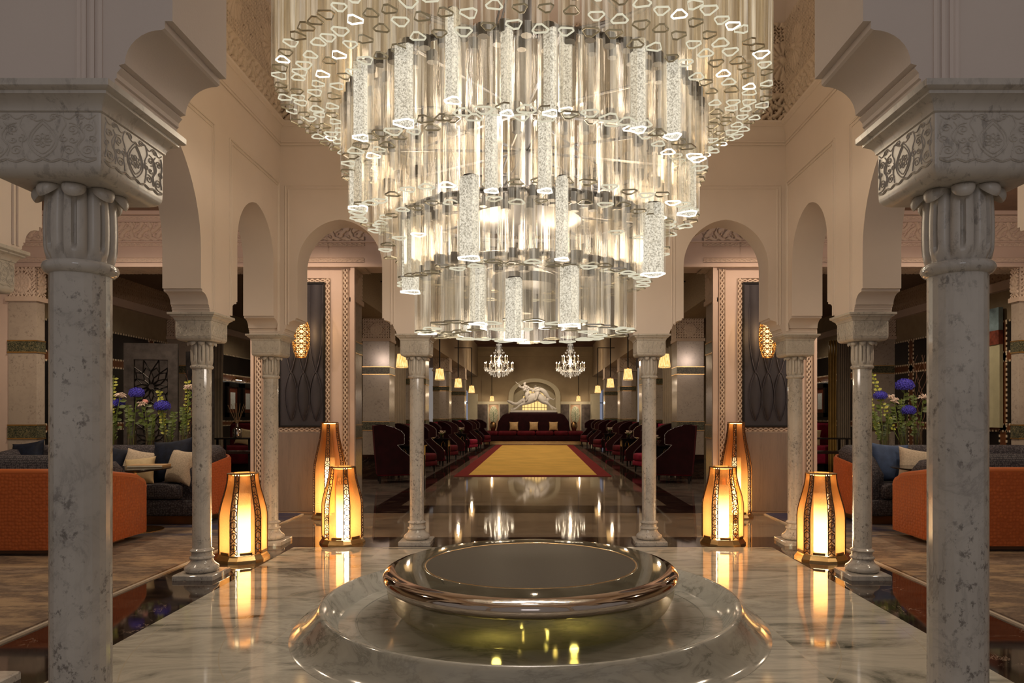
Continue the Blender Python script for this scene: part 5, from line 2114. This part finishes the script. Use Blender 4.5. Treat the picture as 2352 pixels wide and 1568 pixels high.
rider = [
    [((-0.22, 0, 2.78), 0.19), ((-0.30, 0, 2.95), 0.18), ((-0.44, 0, 3.10), 0.15), ((-0.50, 0, 3.20), 0.07), ((-0.55, 0, 3.30), 0.10), ((-0.42, 0, 3.36), 0.05)],
    [((-0.44, 0, 3.10), 0.15), ((-0.66, -0.14, 3.05), 0.07), ((-0.82, -0.16, 3.12), 0.05), ((-0.86, -0.16, 3.20), 0.04)],
    [((-0.44, 0, 3.10), 0.15), ((-0.46, -0.18, 2.94), 0.07), ((-0.60, -0.20, 2.88), 0.05)],
    [((-0.22, 0, 2.78), 0.19), ((-0.42, -0.24, 2.66), 0.12), ((-0.36, -0.27, 2.40), 0.08), ((-0.46, -0.27, 2.28), 0.055)],
    [((-0.30, 0, 2.95), 0.18), ((-0.10, 0.02, 2.96), 0.10), ((0.04, 0.03, 2.86), 0.06)],
]
skin('rider', rider, M['white_stone'], st)
rider2 = [
    [((0.26, 0, 2.82), 0.18), ((0.18, 0, 2.98), 0.16), ((0.10, 0, 3.08), 0.07), ((0.05, 0, 3.17), 0.095)],
    [((0.18, 0, 2.98), 0.16), ((0.42, 0, 3.00), 0.18), ((0.62, 0, 2.84), 0.17), ((0.76, 0, 2.62), 0.12), ((0.90, 0, 2.46), 0.07), ((1.08, 0, 2.42), 0.04)],
    [((0.18, 0, 2.98), 0.16), ((0.00, -0.15, 2.90), 0.06), ((-0.10, -0.14, 2.78), 0.05)],
    [((0.26, 0, 2.82), 0.18), ((0.20, -0.24, 2.66), 0.11), ((0.16, -0.26, 2.42), 0.07), ((0.06, -0.26, 2.32), 0.05)],
]
skin('second_rider', rider2, M['white_stone'], st)
MB().tube([(-1.02, -0.18, 3.38), (-0.30, -0.20, 2.80)], 0.022, 6).build('rifle', M['white_stone'], st)
light('statue_spot', 'SPOT', (-0.1, 37.2, 4.6), 45, (1, 0.9, 0.76), 0.05, spot=50, target=(-0.1, 39.3, 2.3))


# ------------------------------------------------------------------ lounge sofas
def offset_path(pts, d):
    out_ = []
    n = len(pts)
    for i, p in enumerate(pts):
        a = pts[max(0, i - 1)]
        c_ = pts[min(n - 1, i + 1)]
        tx, ty = c_[0] - a[0], c_[1] - a[1]
        l_ = math.hypot(tx, ty) or 1
        out_.append((p[0] - ty / l_ * d, p[1] + tx / l_ * d))
    return out_


def wall_along(b, pts, d0, d1, z0, ztops, mi=0, rnd_top=0.0):
    A = offset_path(pts, d0)
    Bp = offset_path(pts, d1)
    rgs = []
    for (pa, pb, zt) in zip(A, Bp, ztops):
        r = rnd_top
        m1 = (pa[0] + (pb[0] - pa[0]) * 0.3, pa[1] + (pb[1] - pa[1]) * 0.3)
        m2 = (pa[0] + (pb[0] - pa[0]) * 0.7, pa[1] + (pb[1] - pa[1]) * 0.7)
        rgs.append([(pa[0], pa[1], z0), (pa[0], pa[1], zt - r), (m1[0], m1[1], zt), (m2[0], m2[1], zt), (pb[0], pb[1], zt - r), (pb[0], pb[1], z0)])
    b.rings(rgs, mi)
    return b


def corner(cx, cy_, r, a0, a1, n=8):
    return [(cx + r * math.cos(R(a0 + (a1 - a0) * i / n)), cy_ + r * math.sin(R(a0 + (a1 - a0) * i / n))) for i in range(n + 1)]


def sofa_back(sx, xin, xout, yf, yb, label):
    """sofa facing the camera; xin = side near the hall"""
    root = thing('curved_sofa', label, 'sofa', (0, 0, 0))
    a, c_ = (xin, xout)
    r = 0.38
    s_ = 1 if xout > xin else -1
    path = [(xin, yf), (xin, yf + 0.25)] + [(xin + s_ * r * (1 - math.cos(R(t))), yb - r + r * math.sin(R(t))) for t in range(0, 91, 10)] + \
           [(xout - s_ * r * (1 - math.cos(R(t))), yb - r + r * math.sin(R(t))) for t in range(90, -1, -10)] + [(xout, yf + 0.25), (xout, yf)]
    if s_ > 0:
        d = -1
    else:
        d = 1
    n = len(path)
    zt = []
    for (x, y) in path:
        zt.append(0.80 + 0.13 * min(1, (y - yf) / (yb - yf)))
    zt[0] = zt[-1] = 0.74
    wall_along(MB(), path, 0, d * 0.07, 0.13, zt, 0, 0.03).build('leather_shell', M['orange'], root, smooth=40)
    zc = [min(1.06, q + 0.16) for q in zt]
    zc[0] = zc[-1] = 0.78
    wall_along(MB(), path, d * 0.072, d * 0.34, 0.35, zc, 0, 0.08).build('back_cushion', M['sofa_fabric'], root, smooth=60)
    x0, x1 = sorted((xin + s_ * 0.30, xout - s_ * 0.30))
    soft_box(MB(), x0, x1, yf - 0.06, yb - 0.3, 0.37, 0.57, 0.05).build('seat_cushion', M['sofa_fabric'], root, smooth=50)
    x0, x1 = sorted((xin + s_ * 0.09, xout - s_ * 0.09))
    soft_box(MB(), x0, x1, yf - 0.03, yb - 0.10, 0.14, 0.36, 0.03).build('seat_base', M['sofa_fabric'], root, smooth=50)
    MB().b2(x0 + 0.05, x1 - 0.05, yf + 0.03, yb - 0.15, 0.026, 0.135).build('gilt_plinth', M['bronze'], root)
    return root


sofa_back(-1, -4.42, -7.55, 9.33, 10.42, 'charcoal sofa with orange leather shell facing the hall, before five flower vases')
sofa_back(1, 4.38, 7.45, 9.33, 10.42, 'charcoal sofa with orange leather shell facing the hall, before three flower vases')


def sofa_front(sx, xin, xout, yb, yend, label):
    """seen from behind; back along y = yb, arm end at yend near the hall"""
    root = thing('curved_sofa', label, 'sofa', (0, 0, 0))
    r = 0.45
    s_ = 1 if xout > xin else -1
    path = [(xin, yend), (xin, yend - 0.02), (xin, yend - 0.05), (xin, yend - 0.10), (xin, yend - 0.18), (xin, (yend + yb + r) / 2)] + [(xin + s_ * r * (1 - math.cos(R(t))), yb + r - r * math.sin(R(t))) for t in range(0, 91, 10)] + [(xin + s_ * 1.2, yb), (xout, yb)]
    d = 1 if s_ > 0 else -1
    zt = []
    for (x, y) in path:
        f = min(1, max(0, (yend - y) / (yend - yb)))
        zt.append(0.735 + 0.17 * f ** 0.8)
    zt[0], zt[1], zt[2], zt[3] = 0.64, 0.685, 0.715, 0.732
    wall_along(MB(), path, 0, d * 0.07, 0.09, zt, 0, 0.02).build('leather_shell', M['orange'], root, smooth=40)
    # rolled leather top edge
    mid = offset_path(path, d * 0.035)
    b = MB().tube([(p[0], p[1], z_ - 0.005) for p, z_ in zip(mid, zt)], 0.038, 8)
    b.tube([(mid[0][0], mid[0][1], 0.11), (mid[0][0], mid[0][1], 0.64)], 0.034, 8)
    b.build('rolled_edge', M['orange_plain'], root, smooth=60)
    zc = [min(1.07, q + 0.165) for q in zt]
    zc[0], zc[1], zc[2], zc[3], zc[4] = 0.48, 0.55, 0.62, 0.72, 0.82
    wall_along(MB(), path, d * 0.072, d * 0.34, 0.35, zc, 0, 0.09).build('back_cushion', M['sofa_fabric'], root, smooth=60)
    sb = offset_path(path, d * 0.06)
    poly = [(p[0], p[1]) for p in sb] + [(xout, yend - 0.05)]
    MB().poly(poly, 'xy', 0.12, 0.46).build('seat', M['sofa_fabric'], root)
    sb = offset_path(path, d * 0.16)[4:]
    sb = [(p[0], p[1]) for p in sb] + [(xout, yend - 0.2)]
    MB().poly(sb, 'xy', 0.026, 0.12).build('plinth', simple('maple_plinth_%d' % (sx + 1), (0.30, 0.14, 0.07), 0.4), root)
    # seam lines of the leather panels
    b = MB()
    for q in (0.55, 1.25):
        xx = xin + s_ * (0.45 + q)
        b.tube([(xx, yb - 0.001, 0.10), (xx, yb - 0.001, 0.86)], 0.004, 5)
    b.build('seam', M['orange_plain'], root)
    return root


sofa_front(-1, -4.68, -8.1, 7.22, 8.38, 'orange woven leather sofa seen from behind, left of the hall, behind the foreground column')
sofa_front(1, 4.44, 7.75, 7.45, 8.55, 'orange woven leather sofa seen from behind, right of the hall, behind the foreground column')

# cushions on the lounge sofas
cushion(0.50, 0.20, M['navy'], 'dark navy velvet cushion on the left sofa, half behind the foreground column', (-5.95, 9.72, 0.82), (R(-14), R(12), 0), name='cushion')
cushion(0.46, 0.20, M['boucle'], 'beige boucle cushion with a dented top between two navy cushions', (-5.48, 9.62, 0.79), (R(-18), R(9), 0))
cushion(0.40, 0.18, M['cream_cloth'], 'plain gold cushion lying in front of the beige boucle cushion', (-5.36, 9.42, 0.735), (R(-25), R(-6), R(8)))
cushion(0.60, 0.26, M['navy'], 'big navy fur cushion leaning on the sofa near the slim column', (-5.02, 9.66, 0.87), (R(-14), R(-8), R(-6)))
cushion(0.48, 0.22, M['boucle'], 'cream boucle cushion half hidden by the slim column, left lounge', (-4.80, 9.45, 0.79), (R(-16), R(4), R(-24)))
cushion(0.46, 0.2, M['navy'], 'navy cushion showing above the orange sofa at the picture edge', (-7.2, 9.85, 0.90), (R(-16), R(-8), 0))
cushion(0.56, 0.22, M['blue_velvet'], 'blue velvet cushion leaning behind the square beige cushion', (4.98, 9.66, 0.83), (R(-14), R(4), R(4)))
cushion(0.50, 0.2, M['boucle'], 'square beige woven cushion on the sofa in the right lounge', (5.22, 9.42, 0.80), (R(-18), R(9), R(-8)))


# cocktail tables between the sofas
def cocktail(x, y, label, book, rz=0.0):
    t = thing('cocktail_table', label, 'table', (x, y, 0.026), rz)
    MB().lathe([(0.34, 0), (0.34, 0.010), (0.04, 0.02)], 40, cap0=True, cap1=True).build('foot_plate', M['brass'], t, smooth=40)
    MB().lathe([(0.03, 0.015), (0.03, 0.74)], 16).build('pole', M['brass'], t, smooth=40)
    MB().lathe([(0.05, 0.735), (0.42, 0.785), (0.44, 0.795)], 48, cap0=True).build('underside', M['bronze'], t, smooth=40)
    MB().lathe([(0.44, 0.795), (0.438, 0.803), (0.02, 0.803)], 48, cap1=True).build('tabletop', M['black_lacquer'], t, smooth=40)
    if book:
        o = thing('book', 'tan book lying on the round black cocktail table in the left lounge', 'book', (x + 0.12, y + 0.12, 0.8305), 0.15)
        MB().b2(-0.22, 0.22, -0.14, 0.14, 0.0, 0.03).build('cover', M['book'], o)
        MB().b2(-0.21, 0.21, -0.145, 0.13, 0.005, 0.025).build('pages', M['candle'], o)


cocktail(-5.10, 8.85, 'round black cocktail table on a brass stem between the left lounge sofas', True)
cocktail(5.08, 8.9, 'round black cocktail table between the right lounge sofas', False)

# console behind each sofa carrying the vases
for sx in (-1, 1):
    t = thing('console_table', 'narrow dark console behind the %s lounge sofa carrying glass vases' % ('left' if sx < 0 else 'right'), 'table', (sx * 5.7, 10.85 if False else 11.25, 0))
    MB().b2(-1.6, 1.6, -0.14, 0.14, 0.88, 0.92).build('tabletop', M['black_lacquer'], t)
    for x in (-1.5, 1.5):
        for y in (-0.1, 0.1):
            MB().b2(x - 0.03, x + 0.03, y - 0.03, y + 0.03, 0, 0.88).build('leg', M['black_lacquer'], t)

VY = 11.25


def vase_mesh(h=0.42, r=0.072):
    return MB().lathe([(r * 0.9, 0.0), (r, 0.004), (r, h), (r * 0.93, h), (r * 0.93, 0.03), (0.004, 0.03)], 24, cap0=True)


vm = vase_mesh()
vase0 = vm.build('glass_vase', M['vase_glass'], smooth=40)
MB().lathe([(0.062, 0.032), (0.062, 0.27)], 20, cap0=True, cap1=True).build('water_fill', M['water'], vase0, smooth=40)


def X_at(px, d):
    return (px - 1232) / 1590 * d + CAMX


vp = []
for px in (258, 303, 345, 387, 427):
    vp.append((X_at(px, VY), 'L'))
for px in (2031, 2074, 2108):
    vp.append((X_at(px, VY), 'R'))
vlab = ['clear glass vase half hidden by the left foreground column', 'clear glass vase below the upper blue hydrangea, left lounge', 'clear glass vase before the middle of the star lattice screen', 'clear glass vase below the lower blue hydrangea, left lounge', 'clear glass vase next to the slim column, left lounge',
        'clear glass vase with yellow-green branch, right lounge', 'clear glass vase in the middle of the right lounge trio', 'clear glass vase with curly twigs, beside the right foreground column']
for i, (x, s_) in enumerate(vp):
    if i == 0:
        vase0.location = (x, VY, 0.921)
        tag(vase0, vlab[0], 'vase', 'cylindrical glass flower vases')
    else:
        dup(vase0, (x, VY, 0.921), 0, vlab[i])


def flower(kind, base, top, label, size=0.1, grp=None):
    """stem from base to top (world), head at the top"""
    bx, by, bz = base
    names = {'hydrangea': ('hydrangea', 'flower'), 'lily': ('white_lily', 'flower'), 'branch': ('leafy_branch', 'branch'), 'lime': ('leafy_branch', 'branch'), 'twig': ('curly_twig', 'branch'), 'rose': ('pink_rose', 'flower')}
    nm, cat = names[kind]
    root = thing(nm, label, cat, base, group=grp)
    T = Vector(top) - Vector(base)
    mid = T * 0.5 + Vector((T.x * 0.15 - 0.02, 0, 0))
    pts = []
    for i in range(9):
        t = i / 8
        p = mid * (2 * t * (1 - t)) + T * (t * t)
        pts.append(p)
    if kind == 'twig':
        for q in range(5):
            pp = [Vector((0, 0, 0))]
            for i in range(1, 22):
                t = i / 21
                pp.append(T * t + Vector((0.035 * math.sin(t * 17 + q * 2) + 0.05 * (q - 2) * t, 0.03 * math.cos(t * 14 + q), 0.0)))
            MB().tube(pp, [0.006 * (1 - 0.7 * i / 21) for i in range(22)], 4).build('twig_stem', M['twig'], root)
        return root
    MB().tube(pts, 0.006, 5).build('stem', M['stem'], root, smooth=60)
    lv = MB()

    def leaf(b, p, d, l_, w_):
        d = Vector(d).normalized()
        sd_ = d.cross(Vector((0, -1, 0.3)))
        if sd_.length < 0.1:
            sd_ = Vector((1, 0, 0))
        sd_.normalize()
        nn = sd_.cross(d)
        P0 = Vector(p)
        cs = [(0, 0), (0.3, 0.8), (0.6, 1), (0.85, 0.6), (1, 0)]
        vs = []
        for (u, wv) in cs:
            for sg in (-1, 0, 1):
                vs.append(tuple(P0 + d * l_ * u + sd_ * w_ * wv * sg * 0.5 + nn * (0.15 * w_ * (abs(sg)) * wv - 0.1 * l_ * u * u)))
        fs = []
        for i in range(len(cs) - 1):
            for j in (0, 1):
                fs.append((i * 3 + j, i * 3 + j + 1, i * 3 + j + 4, i * 3 + j + 3))
        b.add(vs, fs)
    if kind in ('branch', 'lime'):
        n = 16
        for i in range(n):
            t = 0.25 + 0.75 * i / n
            k_ = t * 8
            i0 = min(7, int(k_))
            p = pts[i0].lerp(pts[i0 + 1], k_ - i0)
            for sg in (-1, 1):
                leaf(lv, p, (sg * 0.9 + rnd.uniform(-0.3, 0.3), rnd.uniform(-0.5, 0.5), rnd.uniform(0.1, 0.7)), rnd.uniform(0.05, 0.075), rnd.uniform(0.035, 0.05))
        o = lv.build('leaves', M['leaf_lime'] if kind == 'lime' else M['leaf'], root, smooth=60)
        o['kind'] = 'stuff'
        return root
    for i in range(9):
        t = 0.45 + 0.5 * i / 9
        p = T * t
        a = rnd.uniform(0, 2 * PI)
        leaf(lv, p, (math.cos(a), math.sin(a) * 0.7, 0.2), rnd.uniform(0.08, 0.12), rnd.uniform(0.045, 0.07))
    o = lv.build('leaves', M['leaf'], root, smooth=60)
    o['kind'] = 'stuff'
    hd = MB()
    if kind == 'hydrangea':
        hd.sphere(tuple(T), size * 0.85, 14, sc3=(1.1, 1, 0.8))
        ga = PI * (3 - math.sqrt(5))
        for i in range(130):
            zz = 1 - 2 * (i + 0.5) / 130
            if zz < -0.7:
                continue
            rr = math.sqrt(1 - zz * zz)
            nv = Vector((rr * math.cos(i * ga), rr * math.sin(i * ga), zz))
            c_ = T + Vector((nv.x * size * 1.1, nv.y * size, nv.z * size * 0.8)) * rnd.uniform(0.92, 1.08)
            t1 = nv.orthogonal().normalized()
            t2 = nv.cross(t1)
            s2 = size * 0.19
            ph = rnd.uniform(0, PI)
            vs = [tuple(c_ - nv * s2 * 0.3)]
            for q in range(8):
                a = ph + PI / 4 * q
                r_ = s2 * (1.0 if q % 2 == 0 else 0.45)
                vs.append(tuple(c_ + (t1 * math.cos(a) + t2 * math.sin(a)) * r_ + nv * s2 * 0.25))
            hd.add(vs, [(0, 1 + q, 1 + (q + 1) % 8) for q in range(8)])
        hd.build('flower_head', M['hydrangea'], root)
    elif kind == 'lily':
        for q in range(26):
            a = rnd.uniform(0, 2 * PI)
            e = rnd.uniform(-0.2, 0.9)
            d = Vector((math.cos(a), math.sin(a), e)).normalized()
            c_ = T + Vector((rnd.uniform(-0.03, 0.03), 0, rnd.uniform(-0.03, 0.03)))
            hd.tube([tuple(c_), tuple(c_ + d * size * 0.6), tuple(c_ + d * size + Vector((0, 0, -0.02)))], [0.004, 0.011, 0.003], 4)
        hd.build('flower_head', M['white_petal'], root, smooth=60)
    else:
        for q in range(5):
            hd.sphere(tuple(T + Vector((0.012 * math.cos(q * 2.4), 0.012 * math.sin(q * 2.4), 0.006 * q))), size * (1 - 0.12 * q), 10, sc3=(1, 1, 0.8))
        hd.build('flower_head', M['pink_petal'], root, smooth=60)
    return root


def fl(kind, vi, px, py, label, size=0.1, dy=0.0):
    x = vp[vi][0]
    d = VY + dy
    top = (X_at(px, d), d, 1.5 + (953 - py) * d / 1590)
    flower(kind, (x + rnd.uniform(-0.03, 0.03), VY, 0.955), top, label, size)


fl('hydrangea', 1, 314, 902, 'upper blue hydrangea before the star lattice screen', 0.105)
fl('hydrangea', 3, 373, 932, 'lower blue hydrangea in the left lounge, between lattice screen and slim column', 0.108)
fl('hydrangea', 0, 271, 925, 'blue hydrangea half hidden beside the left foreground column', 0.09, 0.05)
fl('lily', 0, 276, 909, 'white spider lily beside the left foreground column', 0.085, -0.05)
fl('lily', 4, 436, 890, 'white spider lily against the slim column, left lounge', 0.075)
fl('rose', 2, 333, 922, 'pink rose between the two blue hydrangeas', 0.042)
fl('lily', 2, 326, 929, 'small white lily just below the pink rose', 0.06, -0.03)
fl('lime', 0, 262, 862, 'tall lime leafy branch beside the left foreground column', 0.1)
fl('branch', 1, 295, 930, 'green leafy branch in the second left vase', 0.1, 0.03)
fl('lime', 3, 366, 895, 'yellow-green branch between the blue hydrangeas', 0.1, 0.04)
fl('lime', 4, 432, 872, 'yellow-green branch arching to the slim column', 0.1, 0.04)
fl('branch', 2, 352, 950, 'green leafy branch in the third left vase', 0.1, -0.03)
fl('branch', 3, 400, 945, 'green leafy branch in the fourth left vase', 0.1, -0.03)
fl('branch', 4, 420, 935, 'green leafy branch in the fifth left vase', 0.1, -0.03)
fl('branch', 0, 262, 950, 'green leafy branch in the first left vase', 0.1, -0.03)
fl('twig', 4, 440, 850, 'curly brown twigs rising by the slim column', 0.1, 0.06)
fl('hydrangea', 5, 2022, 908, 'blue hydrangea on the hall side of the right lounge flowers', 0.09)
fl('hydrangea', 6, 2078, 884, 'highest and largest blue hydrangea in the right lounge', 0.125)
fl('hydrangea', 6, 2086, 942, 'lowest blue hydrangea in the right lounge', 0.10, -0.05)
fl('lily', 5, 2046, 912, 'white spider lily right of the blue hydrangea with lime leaves', 0.07)
fl('lily', 6, 2055, 921, 'white spider lily lower between vases, right lounge', 0.065, -0.03)
fl('lily', 7, 2121, 912, 'white spider lily next to the right foreground column', 0.08)
fl('lime', 5, 1993, 894, 'yellow-green round-leaved branch by the slim column, right lounge', 0.1)
fl('lime', 6, 2003, 855, 'long thin lime branch arching over the right lounge flowers', 0.1, 0.05)
fl('branch', 5, 2008, 945, 'dark green branch low over the first right vase', 0.1, -0.03)
fl('branch', 5, 2045, 950, 'dark green branch between the right lounge vases', 0.1, 0.03)
fl('branch', 7, 2098, 905, 'green leafy branch in the third right vase', 0.1)
fl('branch', 6, 2070, 915, 'green leafy branch in the middle right vase', 0.1, -0.04)
fl('twig', 7, 2112, 815, 'curly brown twigs rising high beside the right foreground column', 0.1, 0.06)

# metal lattice screen
def screen(x, y, rz, label, w_=0.92, h_=2.82, m1=None):
    t = thing('lattice_screen', label, 'screen', (x, y, 0), rz)
    b = MB()
    f = 0.17
    b.b2(-w_ / 2, -w_ / 2 + f, -0.03, 0.03, 0, h_).b2(w_ / 2 - f, w_ / 2, -0.03, 0.03, 0, h_).b2(-w_ / 2 + f, w_ / 2 - f, -0.03, 0.03, h_ - 0.3, h_).b2(-w_ / 2 + f, w_ / 2 - f, -0.03, 0.03, 0, 0.25)
    b.build('frame', m1 or M['iron_back'], t)
    MB().b2(-w_ / 2 + f, w_ / 2 - f, 0.01, 0.02, 0.25, h_ - 0.3).build('back_sheet', m1 or M['iron_back'], t)
    g_ = MB()
    hw_ = w_ / 2 - f
    for cz in (h_ - 0.3 - hw_ * 1.7, h_ - 0.3 - hw_ * 5.2):
        n = 12
        for k_ in range(n):
            a = 2 * PI * k_ / n
            def PP(r, an):
                x_ = max(-hw_, min(hw_, r * math.cos(an)))
                z_ = max(cz - hw_ * 1.75, min(cz + hw_ * 1.7, cz + r * math.sin(an)))
                return (x_, -0.012, z_)
            g_.tube([PP(0.05, a), PP(0.16, a + PI / n), PP(0.28, a), PP(0.50, a + PI / n)], 0.008, 4)
            g_.tube([PP(0.05, a), PP(0.16, a - PI / n), PP(0.28, a), PP(0.50, a - PI / n)], 0.008, 4)
            g_.tube([PP(0.28, a), PP(0.36, a + PI / n), PP(0.28, a + 2 * PI / n)], 0.008, 4)
    g_.tube([(-hw_, -0.012, 0.25), (-hw_, -0.012, h_ - 0.3), (hw_, -0.012, h_ - 0.3), (hw_, -0.012, 0.25)], 0.010, 4)
    g_.build('star_lattice', M['black_metal'], t)
    return t


screen(-7.05, 12.75, R(10), 'tarnished metal screen with star lattice behind the vases, left lounge')
screen(-6.35, 13.15, R(-28), 'darker screen leaf angled back beside the star lattice screen', 0.75, 2.72, M['iron'])


# dark console with bottle, burgundy bench, both lounges
def back_corner(sx):
    sd = 'left' if sx < 0 else 'right'
    x = X_at(545, 14.5) if sx < 0 else X_at(1900, 14.5)
    t = thing('black_shelf_table', 'black lacquer shelf table in front of the burgundy bench, %s lounge' % sd, 'table', (x, 14.5, 0))
    MB().b2(-0.42, 0.42, -0.25, 0.25, 1.00, 1.03).build('tabletop', M['black_lacquer'], t)
    MB().b2(-0.36, 0.36, -0.22, 0.22, 0.70, 0.73).build('shelf', M['black_lacquer'], t)
    for a in (-0.33, 0.33):
        for b in (-0.18, 0.18):
            MB().b2(a - 0.02, a + 0.02, b - 0.02, b + 0.02, 0, 1.0).build('leg', M['black_lacquer'], t)
    xb = X_at(566, 16.6) if sx < 0 else X_at(1868, 17.0)
    t = thing('velvet_bench', 'burgundy velvet bench with high back in the corner of the %s lounge' % sd, 'bench', (xb, 17.3, 0))
    soft_box(MB(), -0.85, 0.85, 0.25, 0.5, 0.5, 1.32, 0.1).build('backrest', M['burgundy'] if sx < 0 else M['burgundy_rose'], t, smooth=50)
    soft_box(MB(), -0.85, 0.85, -0.4, 0.3, 0.3, 0.75, 0.06).build('seat', M['burgundy'] if sx < 0 else M['burgundy_rose'], t, smooth=50)
    MB().b2(-0.8, 0.8, -0.3, 0.4, 0, 0.3).build('bench_base', M['black_lacquer'], t)
    cushion(0.42, 0.16, M['cream_cloth'], 'gold cushion on the burgundy bench, %s lounge' % sd, (xb - 0.3 * (1 if sx < 0 else -0.2), 17.2, 0.96), (R(-14), R(10), 0))
    if sx < 0:
        t = thing('reed_diffuser', 'silver reed diffuser bottle on the black shelf table in the left lounge', 'diffuser', (x, 14.5, 1.031))
        MB().lathe([(0.085, 0), (0.09, 0.02), (0.09, 0.16), (0.07, 0.20), (0.03, 0.23), (0.03, 0.29), (0.04, 0.30)], 20, cap0=True, cap1=True).build('bottle', M['chrome'], t, smooth=40)
        for k_ in range(7):
            a = R(-24 + 8 * k_)
            MB().tube([(0, 0, 0.25), (0.45 * math.sin(a), 0.03 * (k_ % 3 - 1), 0.27 + 0.45 * math.cos(a))], 0.005, 4).build('reed', M['reed'], t)


back_corner(-1)
back_corner(1)
